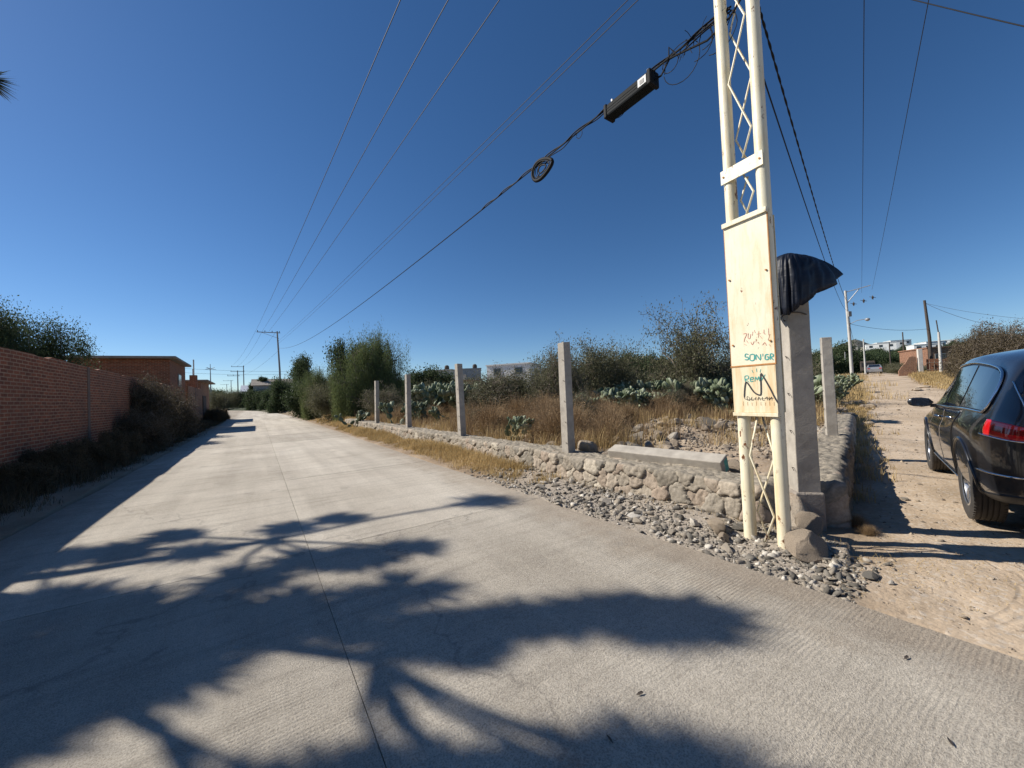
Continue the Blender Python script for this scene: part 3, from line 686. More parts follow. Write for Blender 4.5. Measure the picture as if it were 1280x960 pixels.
# ------------------------------------------------------------------ tarp bundle on the corner post
def tarp():
    Y = 4.14
    # a sheet thrown over the post head: crown line, and a hem that hangs low at the post and flies up to a point on the right
    AN = [0, 9, 24, 50, 90, 130, 180, 225, 270, 305, 335, 350, 360]
    HX = [1054, 1041, 1036, 1012, 986, 972, 961, 968, 992, 1016, 1038, 1048, 1054]
    HY = [342, 350, 358, 369, 386, 396, 394, 388, 378, 366, 356, 348, 343]
    HD = [0, -.035, -.09, -.155, -.20, -.17, 0, .16, .19, .15, .08, .03, 0]
    na, nr = 144, 34; vs = []
    for j in range(nr+1):
        t = j/nr
        for i in range(na):
            ad = 360*i/na; hx, hy, hd = (np.interp(ad, AN, q) for q in (HX, HY, HD))
            hem = P(hx, hy, Y); hem = np.array([hem[0], Y+hd, hem[2]])
            ax = 984+26*max(0, math.cos(math.radians(ad))); top = P(ax, 317.5+.16*(ax-984), Y)
            wg = max(0, math.cos(math.radians(ad)))**8; hor = math.sin(t*PI/2)**.85*(1-wg)+t*wg; ver = (1-(1-t**2.1)**.72)*(1-wg)+t**1.9*wg
            p = np.array([top[0]+(hem[0]-top[0])*hor, top[1]+(hem[1]-top[1])*hor, top[2]+(hem[2]-top[2])*ver])
            ar = math.radians(ad); f = 1-abs(math.sin(ar*5.5+.6*math.sin(ar*3)+t*.7)); g2 = 1-abs(math.sin(ar*13+2*math.sin(ar*2)-t*1.3))
            nz = noise.noise(Vector((math.cos(ar)*2.2, math.sin(ar)*2.2, t*1.6))); n2 = noise.noise(Vector((math.cos(ar)*5+t*3, math.sin(ar)*5, t*4)))
            k = (.020*t**1.3*(f**2-.3)*(.5+abs(nz)*2)+.008*t*(g2**2-.3)+.045*t*nz+.030*t*(.35-abs(n2)))*(1-.85*wg)
            out = np.array([hem[0]-top[0], hem[1]-top[1], .05]); out /= np.linalg.norm(out)+1e-6
            p = p-out*k*1.0+np.array([0, 0, (.022*(f**2-.4) if t > .85 else 0)*(t-.85)/.15])
            vs.append(tuple(p))
    fs = [(j*na+i, j*na+(i+1) % na, (j+1)*na+(i+1) % na, (j+1)*na+i) for j in range(nr) for i in range(na)]
    b = MB(); b.add(vs, fs)
    m_, nt, bb = newmat('dark_tarp'); v = objvec(nt)
    nt.links.new(ramp(nt, noise_node(nt, 5, 4, .6, v), [(.3, (.004, .006, .013)), (.7, (.010, .014, .028))]), bb.inputs['Base Color']); bb.inputs['Roughness'].default_value = .5
    mp = nd(nt, 'ShaderNodeMapping'); nt.links.new(v, mp.inputs[0]); mp.inputs['Rotation'].default_value = (0, -.35, 0); mp.inputs['Scale'].default_value = (.8, 1.2, 4.5)
    bump(nt, bb, noise_node(nt, 5.0, 2, .4, mp.outputs[0], .6), .2, .02)
    bb.inputs['Specular IOR Level'].default_value = .3; o = b.build('tarp', m_, smooth=True); sd_ = o.modifiers.new('t', 'SOLIDIFY'); sd_.thickness = .004; tag(o, 'dark blue plastic tarp bundled over the head of the corner post, its tail pointing right', 'tarp')
    t = MB(); pts = []
    for k in range(25):
        a = 2*PI*k/24; pts.append((pc[0]+.125*math.cos(a), pc[1]+.125*math.sin(a), 2.28+.02*math.sin(a*2)))
    t.tube(pts, .006, 5); tag(t.build('tie_cord', 'wood', None), 'thin dark cord tied round the corner post below the tarp', 'cord')
tarp()

# ------------------------------------------------------------------ rocks
def rock_mesh(seed, sub=3, cuts=9, rough=.06, flat=1.0, rnd=.5):
    r_ = random.Random(seed); bm = bmesh.new(); bmesh.ops.create_icosphere(bm, subdivisions=sub, radius=1)
    pl = []
    for _ in range(cuts):
        n = Vector((r_.gauss(0, 1), r_.gauss(0, 1), r_.gauss(0, 1))).normalized(); pl.append((n, r_.uniform(.42, .80)))
    off = Vector((seed*3.1, 0, 0))
    for v in bm.verts:
        p = v.co.copy()
        for n, d in pl:
            e = p.dot(n)-d
            if e > 0: p -= n*e*.93
        p += p.normalized()*rough*noise.fractal(p*2.2+off, .7, 2.1, 4)
        p.z *= flat; v.co = p
    me = bpy.data.meshes.new('rock'); bm.to_mesh(me); bm.free()
    me.polygons.foreach_set('use_smooth', np.ones(len(me.polygons), bool)); me.set_sharp_from_angle(angle=R(22))
    a = me.attributes.new('rnd', 'FLOAT', 'POINT'); nv = len(me.vertices); a.data.foreach_set('value', np.full(nv, rnd, np.float32)); return me
def rock(me, m, loc, s, rot, name='rock', label=None, group=None, sink=.3, cat='rock'):
    o = bpy.data.objects.new(name, me); COL.objects.link(o)
    if not me.materials: me.materials.append(MT[m])
    o.location = (loc[0], loc[1], loc[2]+s[2]*(1-sink)*.75); o.scale = s; o.rotation_euler = rot; tag(o, label, cat, group); return o
RK = [rock_mesh(i, 2, 11, .05, rnd=[.15, .35, .5, .6, .75, .45, .25, .85][i]) for i in range(8)]
BD = [rock_mesh(20+i, 3, 8, .09, rnd=[.4, .6, .8, .3, .55][i]) for i in range(5)]
SLB = [rock_mesh(40+i, 2, 14, .02, rnd=.97-.1*i) for i in range(2)]
def gz(px, py):
    """ground point seen at a pixel (two refinements on the terrain)"""
    z = 0
    for _ in range(6):
        p = G(px, py, z); z = .5*z+.5*tz(p[0], p[1])
    return (p[0], p[1], tz(p[0], p[1]))
big = [((1006, 694), (.215, .17, .15), 0, 'large tan boulder at the foot of the right tube of the cream mast'),
       ((1010, 664), (.15, .13, .13), 3, 'dark shaded rock between the corner post and the large tan boulder'),
       ((992, 672), (.10, .10, .10), 2, 'small brown rock wedged behind the right mast tube'),
       ((897, 664), (.13, .10, .12), 1, 'rounded grey brown rock leaning on the wall left of the mast'),
       ((905, 676), (.11, .06, .05), 4, 'flat brown rock lying in the gravel in front of the rounded rock'),
       ((918, 640), (.12, .09, .10), 2, 'reddish rock against the wall foot just left of the mast')]
for (px, py), s, i, lab in big:
    rock(BD[i], 'boulder', gz(px, py), s, (random.uniform(-.3, .3), random.uniform(-.3, .3), random.uniform(0, 6)), label=lab)
sl = [((868, 657), (.095, .065, .06), (.3, .5, .4), 'pale concrete lump tilted up in the gravel left of the mast'), ((778, 624), (.11, .06, .03), (.1, .1, 1), 'flat broken concrete slab lying by the wall foot'),
      ((792, 646), (.14, .08, .035), (.1, -.1, .6), 'dark edged broken slab near the road edge'), ((680, 604), (.09, .05, .03), (.1, 0, 2.4), 'pale brick sized chunk in the straw left of the gravel')]
for k, ((px, py), s, ro, lab) in enumerate(sl): rock(SLB[k % 2], 'rock', gz(px, py), s, ro, 'concrete_chunk', lab, cat='rubble')
# loose medium stones on the verge
for i in range(120):
    s_ = random.uniform(1.5, 6.6); l_ = random.uniform(3.62, 4.4) if random.random() < .75 else random.uniform(4.2, 4.5)
    if s_ > 5: l_ = max(l_, 3.8)
    x, y = SL(s_, l_); a = random.uniform(.02, .065)
    if math.hypot(x-2.42, y-3.8) < .2: continue
    rock(random.choice(RK), 'rock', (x, y, tz(x, y)), (a*random.uniform(.9, 1.7), a, a*random.uniform(.4, .8)), (random.uniform(-.4, .4), random.uniform(-.4, .4), random.uniform(0, 6)),
         label='grey broken stone lying in the gravel strip between road and stone wall', group='grey stones in the gravel strip')
# rubble heap inside the lot
for i in range(150):
    if i < 110: x = random.gauss(5.0, 1.9); y = random.gauss(9.4, 1.7)
    else: x, y = SL(random.uniform(2.2, 7.5), random.uniform(5.05, 6.6))
    s_ = x*U[0]+y*U[1]; l_ = x*N[0]+y*N[1]; w_ = (x-C0[0])*W[0]+(y-C0[1])*W[1]
    if l_ < 5.1 or w_ > -.6: continue
    a = random.uniform(.05, .17)*(1 if random.random() < .8 else 1.5)
    rock(random.choice(BD+BD+RK), 'boulder', (x, y, tz(x, y)), (a*random.uniform(.9, 1.5), a, a*random.uniform(.5, .85)), (random.uniform(-.4, .4), random.uniform(-.4, .4), random.uniform(0, 6)),
         label='rough stone in the rubble heap on the lot behind the low wall', group='stones of the rubble heap')
for (px, py), s, i, lab in [((812, 559), (.20, .17, .17), 3, 'big grey stone standing on the lot behind the fallen post'), ((735, 562), (.19, .15, .20), 2, 'dark stone right beside the nearest roadside post'), ((838, 556), (.14, .12, .11), 1, 'dark stone just right of the big grey stone behind the fallen post'),
                            ((922, 590), (.17, .13, .12), 0, 'stone at the teal painted end of the fallen post')]:
    p = P(px, py, {812: 6.9, 735: 7.2, 838: 6.6, 922: 5.2}[px]); rock(BD[i], 'boulder', (p[0], p[1], max(tz(p[0], p[1]), .36)), s, (0, .2, px*1.), label=lab)
# tumbled wall end along the dirt road
for i in range(26):
    t_ = random.uniform(9.5, 20); w_ = random.gauss(0, .35); q = C0+V*t_+W*w_; a = random.uniform(.08, .2)
    rock(random.choice(BD), 'boulder', (q[0], q[1], tz(q[0], q[1])), (a*1.3, a, a*.8), (random.uniform(-.4, .4), random.uniform(-.4, .4), random.uniform(0, 6)), label='tumbled wall stone along the left edge of the dirt road', group='tumbled stones of the dirt road wall')
# stones scattered on the dirt road
for i in range(60):
    t_ = random.uniform(-1.5, 30)**1; w_ = random.uniform(.5, 6); q = C0+V*t_+W*w_; a = random.uniform(.012, .045)*(1+t_*.03)
    rock(random.choice(RK+BD), 'rock', (q[0], q[1], tz(q[0], q[1])), (a*1.3, a, a*.6), (0, 0, random.uniform(0, 6)), label='small loose stone on the dirt road', group='loose stones on the dirt road')
x, y, z = gz(1090, 722); rock(RK[0], 'rock', (x, y, z), (.10, .06, .03), (0, .05, .3), label='flat grey stone at the mouth of the dirt road, beside a pale pebble')
x, y, z = gz(1114, 730); rock(RK[7], 'rock', (x, y, z), (.035, .025, .02), (0, .05, .3), label='pale pebble right of the flat grey stone at the dirt road mouth')

def scatter_chips(name, pts, sizes, mat, kind='stuff', flat=.5, vals=None):
    base = np.array([(-1, -.8, -.6), (1, -.7, -.7), (.8, 1, -.6), (-.9, .8, -.7), (-.7, -.5, .7), (.6, -.8, .8), (.9, .6, .6), (-.6, .9, .9)], float)
    faces = np.array([(3, 2, 1, 0), (4, 5, 6, 7), (0, 1, 5, 4), (1, 2, 6, 5), (2, 3, 7, 6), (3, 0, 4, 7)])
    n = len(pts); bv = base[None]+rng.normal(0, .28, (n, 8, 3)); sc3 = sizes[:, None]*np.stack([rng.uniform(.6, 1.5, n), rng.uniform(.5, 1, n), rng.uniform(.3, .9, n)*flat*1.6], -1)
    bv[:, 4:, :2] *= rng.uniform(.35, 1.0, (n, 1, 1)); bv = bv*sc3[:, None, :]
    a, b_, c = rng.uniform(0, 6.28, n), rng.normal(0, .45, n), rng.normal(0, .45, n)
    ca, sa = np.cos(a), np.sin(a); x = bv[..., 0]; y = bv[..., 1]; z = bv[..., 2]
    z, x = z*np.cos(b_)[:, None]-x*np.sin(b_)[:, None], x*np.cos(b_)[:, None]+z*np.sin(b_)[:, None]
    z, y = z*np.cos(c)[:, None]-y*np.sin(c)[:, None], y*np.cos(c)[:, None]+z*np.sin(c)[:, None]
    x, y = x*ca[:, None]-y*sa[:, None], x*sa[:, None]+y*ca[:, None]
    v = (np.stack([x, y, z], -1)+pts[:, None, :]).reshape(-1, 3); f = (faces[None]+8*np.arange(n)[:, None, None]).reshape(-1, 4)
    rv = np.repeat(rng.uniform(0, 1, n) if vals is None else vals, 8)
    return tag(link(name, npmesh(name, v, f, False, rv), mat), kind=kind)
n = 9500; s_ = 1.0+6.6*rng.uniform(0, 1, n)**1.15; l_ = 3.40+rng.beta(1.3, 1.5, n)*1.15
x = s_*U[0]+l_*N[0]; y = s_*U[1]+l_*N[1]; keep = ((x-C0[0])*W[0]+(y-C0[1])*W[1] < .25+rng.normal(0, .15, n)) & (rng.uniform(0, 1, n) < (sstep((7.8-s_)/3)+.08)*(.05+1.5*vnoise(x, y, 2.3, 14)**1.5))
x, y = x[keep], y[keep]; z = terrain(x, y); m = len(x)
scatter_chips('gravel', np.stack([x, y, z+.004], -1), rng.uniform(.003, .010, m)+.042*rng.uniform(0, 1, m)**7, 'rock')
n = 9000; t_ = -3+33*rng.uniform(0, 1, n)**1.6; w_ = rng.uniform(0.05, 7, n); x = C0[0]+t_*V[0]+w_*W[0]; y = C0[1]+t_*V[1]+w_*W[1]; k = (x*N[0]+y*N[1] > 3.5); x, y = x[k], y[k]
scatter_chips('pebbles', np.stack([x, y, terrain(x, y)+.002], -1), (rng.uniform(.003, .008, len(x))+.014*rng.uniform(0, 1, len(x))**8)*(1+.04*np.hypot(x, y)), 'boulder')
n = 9000; x = rng.normal(5.2, 2.4, n); y = rng.normal(9.2, 2.4, n); l_ = x*N[0]+y*N[1]; w_ = (x-C0[0])*W[0]+(y-C0[1])*W[1]; k = (l_ > 5) & (w_ < -.5); x, y = x[k], y[k]
scatter_chips('rubble_gravel', np.stack([x, y, terrain(x, y)+.005], -1), rng.uniform(.01, .05, len(x)), 'boulder')
# ------------------------------------------------------------------ vegetation
class Grow:
    def __init__(s, seed): s.r = random.Random(seed); s.mb = MB(); s.tips = []; s.n = 0
    def branch(s, p, d, L, rad, lev, maxlev, kids, wob=.25, up=.0, spread=.8, decay=.62, segs=4, tipf=1.0, minr=.004, sides=(7, 5, 4, 3, 3)):
        r = s.r; pts = [p.copy()]; q = p.copy(); dd = d.normalized(); rads = [rad]
        for i in range(segs):
            dd = (dd+Vector((r.gauss(0, wob), r.gauss(0, wob), r.gauss(0, wob*.7)+up))).normalized(); q = q+dd*(L/segs); pts.append(q.copy()); rads.append(max(minr, rad*(1-.55*(i+1)/segs) if lev < maxlev else rad*(1-.8*(i+1)/segs)))
        s.mb.tube(pts, rads, sides[min(lev, len(sides)-1)], cap=False); s.n += 1
        if lev >= maxlev:
            s.tips += [(x, dd.copy()) for x in pts[1:]]; return
        if lev == maxlev-1: s.tips += [(x, dd.copy()) for x in pts[2:]]
        k = kids[min(lev, len(kids)-1)]
        for j in range(k):
            t = (j+.6+r.uniform(-.3, .3))/k; t = .25+.75*t if lev else .3+.7*t
            idx = min(segs-1, int(t*segs)); fr = t*segs-idx; b = pts[idx].lerp(pts[min(idx+1, segs)], max(0, min(1, fr)))
            ax = (pts[min(idx+1, segs)]-pts[idx]).normalized(); o = ax.orthogonal().normalized(); o.rotate(Matrix.Rotation(j*2.4+r.uniform(-.6, .6), 3, ax))
            nd_ = (ax*(1-spread*.55)+o*spread+Vector((0, 0, up))).normalized()
            s.branch(b, nd_, L*decay*r.uniform(.75, 1.2), max(minr, rads[idx]*.62), lev+1, maxlev, kids, wob, up, spread, decay, segs, tipf, minr, sides)
def leafcloud(P0, K, rad, size, asp=.5, seed=0, squash=.8, droop=0, rndbase=None):
    g = np.random.default_rng(seed); n = len(P0)*K
    base = np.repeat(np.array(P0), K, 0); off = g.normal(0, 1, (n, 3))*rad; off[:, 2] *= squash
    if droop: off[:, 2] -= np.abs(g.uniform(0, 1, n))**1.0*droop; off[:, :2] *= .55
    c = base+off; a = g.normal(0, 1, (n, 3)); 
    if droop: a[:, 2] -= 1.6
    a /= np.linalg.norm(a, axis=1)[:, None]; b = np.cross(a, g.normal(0, 1, (n, 3))); b /= np.linalg.norm(b, axis=1)[:, None]
    s = size*g.uniform(.6, 1.3, n)[:, None]; a = a*s; b = b*s*asp
    v = np.stack([c-a, c+b, c+a, c-b], 1).reshape(-1, 3); f = np.arange(4*n).reshape(-1, 4)
    cl = np.repeat(g.uniform(0, 1, len(P0)), K) if rndbase is None else np.repeat(rndbase, K)
    return v, f, np.repeat(np.clip(.55*cl+.45*g.uniform(0, 1, n), 0, 1), 4)
def tree_proto(seed, name='tree', h=5, trunk_r=.12, kids=(5, 5, 4), maxlev=3, spread=.85, up=.06, wob=.22, K=14, lrad=.16, lsize=.06, asp=.5, leaf='dark', bark='bark', droop=0, L0=.45, decay=.66, stems=1, base_spread=.2, minr=.004, tipkeep=1.0, clumps=0):
    G_ = Grow(seed)
    for k in range(stems):
        a = 2*PI*k/stems+G_.r.uniform(-.4, .4); d = Vector((math.cos(a)*base_spread, math.sin(a)*base_spread, 1))
        G_.branch(Vector((math.cos(a)*.05*(stems > 1), math.sin(a)*.05*(stems > 1), -.1)), d, h*L0*G_.r.uniform(.85, 1.1), trunk_r, 0, maxlev, kids, wob, up, spread, decay, 5, minr=minr)
    e = empty(name, (0, 0, 0)); G_.mb.build('trunk', bark, e, smooth=True)
    tp = [t[0] for t in G_.tips if G_.r.random() < tipkeep]
    if K and tp:
        v, f, rv = leafcloud([tuple(t) for t in tp], K, lrad, lsize, asp, seed, .85, droop)
        o = link('crown', npmesh('crown', v, f, False, rv), leaf, e)
    allz = [v[2] for v in G_.mb.v]; e['_h'] = float(np.percentile(allz, 99.8 if K >= 20 else 98.8))+lrad*(1 if K >= 20 else .5); e['_w'] = (max(v[0] for v in G_.mb.v)-min(v[0] for v in G_.mb.v)+2*lrad)
    return e
used = set()
def place(proto, loc, h, w=None, rz=0, label=None, cat=None, group=None, name=None):
    if id(proto) in used or proto.name in used: o = copy_tree(proto)
    else: used.add(proto.name); o = proto
    if name: o.name = name
    hh = proto['_h']; ww = proto['_w']; sz = h/hh; sx_ = (w/ww if w else sz)
    o.location = tuple(map(float, loc)); o.scale = (sx_, sx_, sz); o.rotation_euler = (0, 0, rz); tag(o, label, cat, group); return o
protos = {}
MT['darktwig'] = simple('dark_twig', (.05, .04, .03), (.12, .10, .08), 14, .95, 0)
# right-hand side trees
def pxh(px, ytop, Y):
    """height above the ground of something whose top shows at (px, ytop) at depth Y"""
    g = on_ground(px, Y); return P(px, ytop, Y)[2]-g[2]
pepper = tree_proto(23, 'pepper_tree', 6.5, .20, (7, 6, 4), 3, 1.0, -.01, .22, 60, .30, .055, .26, 'pepper', droop=.8, L0=.36, stems=4, base_spread=.6)
dense = tree_proto(12, 'broadleaf_tree', 5.5, .15, (5, 5, 4), 3, .75, .06, .2, 34, .28, .085, .5, 'dark', L0=.42)
dense2 = tree_proto(14, 'broadleaf_tree', 5, .12, (5, 5, 3), 3, .95, .02, .25, 40, .30, .08, .5, 'dark', L0=.32, stems=3, base_spread=.5)
mesq = tree_proto(13, 'mesquite', 3.5, .07, (5, 5, 5), 3, .95, .02, .30, 11, .16, .035, .35, 'mesq', L0=.36, stems=4, base_spread=.7, bark='twig')
mesqb = tree_proto(15, 'mesquite', 3.5, .06, (5, 5, 4, 3), 4, .85, .03, .30, 2, .10, .03, .35, 'mesq', L0=.34, stems=4, base_spread=.6, bark='twig', minr=.005)
bare = tree_proto(16, 'bare_tree', 5, .10, (5, 5, 4, 3), 4, .85, .03, .25, 3, .16, .05, .35, 'mesq', bark='bark', L0=.34, stems=3, base_spread=.55, minr=.007)
thorn = tree_proto(17, 'thorn_bush', 3, .05, (5, 6, 5, 3), 4, 1.0, .0, .35, 4, .08, .022, .4, 'shadeleaf', bark='twig', L0=.34, stems=6, base_spread=.9, minr=.005)
shrub = tree_proto(19, 'thorn_shrub', 3, .05, (5, 6, 5, 3), 4, 1.0, .0, .35, 9, .09, .035, .4, 'shadeleaf', bark='darktwig', L0=.34, stems=6, base_spread=.7, minr=.004)

place(pepper, on_ground(466, 28), pxh(466, 406, 28), 6.6, 1.0, 'large drooping pepper tree with feathery green foliage, tallest of the trees right of the road', 'tree')
place(dense, on_ground(432, 30), pxh(432, 424, 30), 3.0, 2.0, 'darker narrow tree merging with the left flank of the pepper tree', 'tree')
place(dense, on_ground(381, 50), pxh(381, 443, 50), 3.8, 4.0, 'slender dark green tree standing alone left of the tall drooping pepper tree', 'tree')
place(pepper, on_ground(407, 36), pxh(407, 459, 36), 5.5, 4.0, 'low drooping green tree between the slender tree and the tall pepper tree', 'tree')
place(dense2, on_ground(357, 58), pxh(357, 474, 58), 5.0, 1.0, 'bushy dark tree just right of the near roadside power pole', 'tree')
place(dense2, on_ground(388, 40), pxh(388, 478, 40), 4.5, 2.2, 'round dark bush at the foot of the slender dark green tree', 'bush')
place(mesq, on_ground(424, 30), pxh(424, 482, 30), 4.6, 1.2, 'grey green scrub bush at the end of the roadside post row', 'bush')
place(mesq, on_ground(440, 30), pxh(440, 474, 30), 5.0, 3.2, 'grey green scrub bush under the left side of the pepper tree', 'bush')
place(dense2, on_ground(534, 36), pxh(534, 462, 36), 5.5, 3.0, 'round dark green tree directly right of the pepper tree', 'tree')
place(dense2, on_ground(510, 40), pxh(510, 470, 40), 4.5, 5.0, 'low dark green tree peeping out behind the right flank of the pepper tree', 'tree')
# mesquite scrub across the lot
GM = 'mesquite bushes in the lot'
for px, yt, Y, w, rz, pr, lab in [(596, 478, 24, 4.2, 0, mesq, 'dusty mesquite bush behind the second nearest roadside post'),
    (628, 468, 17.5, 4.6, 1.2, mesqb, 'half bare mesquite with leaning twigs left of the nearest roadside post'),
    (655, 467, 19, 4.8, 2.4, mesq, 'grey green mesquite in front of the white building'), (694, 438, 16, 3.6, 3.3, mesqb, 'tall thin twigged mesquite just left of the nearest roadside post'),
    (716, 446, 20, 4.6, 4.0, mesq, 'mesquite directly behind the nearest roadside post'), (750, 433, 18.5, 4.4, 5.0, mesq, 'dense round mesquite to the right of the nearest roadside post'),
    (560, 478, 26, 4.6, .5, mesq, 'low mesquite showing between the two posts left of the middle of the row'), (778, 462, 24, 3.6, 2.0, mesq, 'small mesquite left of the white house roofs'),
    (905, 448, 22, 4.6, 2.5, mesq, 'mesquite behind the bare tree next to the cream mast'), (860, 462, 26, 5, 1.1, mesq, 'low mesquite behind the bare tree trunk'),
    (960, 452, 20, 5, .4, mesq, 'mesquite hidden behind the foot of the corner post'), (1022, 470, 30, 4, .9, mesq, 'mesquite between the corner post and the shaded post'),
    (480, 486, 24, 4.4, 1.9, mesqb, 'brownish scrub bush behind the furthest roadside post'), (520, 492, 22, 4.0, 2.9, mesqb, 'brownish scrub bush behind the second roadside post from the far end')]:
    place(pr, on_ground(px, Y), pxh(px, yt, Y), w, rz, lab, 'bush', GM)
place(bare, on_ground(880, 16.5), pxh(880, 386, 16.5), 4.6, .6, 'almost leafless tree with a fan of fine branches left of the cream mast', 'tree')
# far trees on the rise
GF = 'trees among the far houses'
for i, (px, yt, Y, w, lab) in enumerate([(797, 441, 60, 7, 'dark round tree in front of the white roofed house'), (822, 443, 62, 6, 'dark round tree right of its twin over the white roofed house'), (845, 456, 70, 7, 'low tree right of the white roofed houses behind the bare tree'),
    (1046, 430, 75, 8, 'dark tree at the left foot of the pale roadside pole'), (1085, 438, 105, 12, 'dark tree behind the parked grey car'), (1108, 442, 100, 11, 'dark tree right of the parked grey car'), (1128, 441, 110, 12, 'wide dark tree beneath the white hillside houses'),
    (1150, 444, 100, 10, 'dark tree between the hillside houses and the ruin pillar'), (1070, 440, 95, 8, 'dark tree just behind the pale roadside pole'), (1180, 445, 90, 8, 'dark tree behind the short pale pole'), (1030, 440, 60, 6, 'dark tree left of the pale roadside pole, behind the shaded post'),
    (740, 462, 70, 8, 'far low tree behind the dense round mesquite'), (700, 466, 80, 8, 'far low tree behind the tall thin twigged mesquite'), (665, 472, 75, 7, 'far low tree right of the white building')]):
    place(dense2, on_ground(px, Y), pxh(px, yt, Y), w, i*1.3, lab, 'tree', GF)
for i in range(46):
    px = random.uniform(700, 1279); Y = random.uniform(110, 260); g = on_ground(px, Y)
    place(dense2, g, random.uniform(3, 6), random.uniform(6, 11), i, 'small dark tree dotted on the far hillside', 'tree', 'small trees dotted on the far hillside')
for px, yt, Y, w, rz, lab in [(1238, 412, 28, 5.2, 0, 'wide leafless thorn tree behind the black car'), (1275, 418, 26, 5.0, 2, 'dark thorn tree at the right edge behind the black car'), (1212, 436, 34, 3, 3, 'grey thorn bush left of the wide leafless thorn tree')]:
    place(thorn, on_ground(px, Y), pxh(px, yt, Y), w, rz, lab, 'tree')
for px, yt, Y, w, rz, lab in [(1138, 458, 48, 4.5, 0, 'green brown bush left of the ruin pillar by the dirt road'), (1124, 454, 58, 5, 2, 'green bush right of the parked grey car'), (1250, 430, 33, 7, 2, 'dusty bush behind the thorn trees at the right edge'), (1158, 458, 44, 3.5, 4, 'small bush growing against the ruined brick wall')]:
    place(mesq, on_ground(px, Y), pxh(px, yt, Y), w, rz, lab, 'bush')
for i in range(14):      # scrub carrying on over the open field right of the dirt road
    t_ = 16+i*4.5; w_ = 9+(i*37 % 23); q = C0+V*t_+W*w_; place(thorn if i % 3 else mesq, (q[0], q[1], tz(*q)), 1.6+.4*(i % 4), 3.2+.5*(i % 3), i, 'grey thorn scrub in the dry field right of the dirt road', 'bush', 'thorn scrub of the dry field')
# far end of the road
cyp = tree_proto(18, 'cypress', 6, .10, (16, 5), 2, .5, .12, .08, 55, .16, .07, .45, 'dark', L0=.92, decay=.2)
for px, yt, Y, w, lab in [(321, 471, 78, 2.4, 'taller of the two dark cypresses at the bend of the road'), (314, 478, 80, 2.2, 'shorter dark cypress beside the taller one at the bend')]:
    place(cyp, on_ground(px, Y), pxh(px, yt, Y), w, px, lab, 'tree')
for i, (px, yt, Y, w, lab) in enumerate([(330, 485, 76, 6, 'dark bush right of the cypresses'), (342, 488, 72, 5, 'dark bush at the foot of the near power pole'), (306, 490, 95, 7, 'dark bush left of the cypresses'), (290, 492, 110, 9, 'grey green bush closing the end of the road'), (277, 489, 90, 7, 'pale green bush at the left end of the road behind the gate block'),
    (283, 492, 130, 12, 'bush far beyond the bend of the road'), (300, 493, 140, 14, 'far bush between the distant power poles'), (270, 486, 105, 9, 'bush showing past the gate block roof')]):
    place(dense2 if i not in (3, 4) else mesq, on_ground(px, Y), pxh(px, yt, Y), w, i, lab, 'bush')
# left: tree over the wall, thorny shrub at its foot
lt = tree_proto(21, 'shade_tree', 7, .2, (6, 6, 5), 3, .9, .03, .2, 60, .22, .036, .45, 'dark', L0=.36, stems=2, base_spread=.3)
p = on_ground(-2, 15.0); place(lt, (p[0], p[1], 0), 5.9, 6.0, .9, 'dark leafy tree rising behind the brick wall at the left edge', 'tree')
GS = 'dry thorny shrubs against the brick wall'
for s_, l_, h, w, lab in [(23.0, -4.0, 2.9, 2.9, 'tallest dry thorny shrub, climbing to the top of the brick wall'), (26.5, -4.1, 2.7, 3.0, 'thorny shrub in front of the flat roofed house'), (29.5, -4.1, 2.0, 2.4, 'thorny shrub beyond the flat roofed house corner'), (20.3, -4.0, 1.5, 2.2, 'lower thorny shrub on the near side of the tallest one')]:
    p = SL(s_, l_); place(thorn, (p[0], p[1], -.05), h*.93, w, s_, lab, 'bush', GS)
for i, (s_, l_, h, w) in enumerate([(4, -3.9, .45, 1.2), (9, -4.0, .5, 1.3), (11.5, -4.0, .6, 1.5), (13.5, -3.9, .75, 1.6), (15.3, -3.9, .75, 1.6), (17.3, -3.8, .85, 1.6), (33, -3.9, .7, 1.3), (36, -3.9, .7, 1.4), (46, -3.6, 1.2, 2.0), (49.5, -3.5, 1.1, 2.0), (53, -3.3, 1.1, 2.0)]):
    p = SL(s_, l_); place(shrub, (p[0], p[1], -.05), h, w, i*1.7, 'low dry weed bush at the shaded foot of the brick walls', 'bush', 'low weed bushes at the foot of the brick walls')

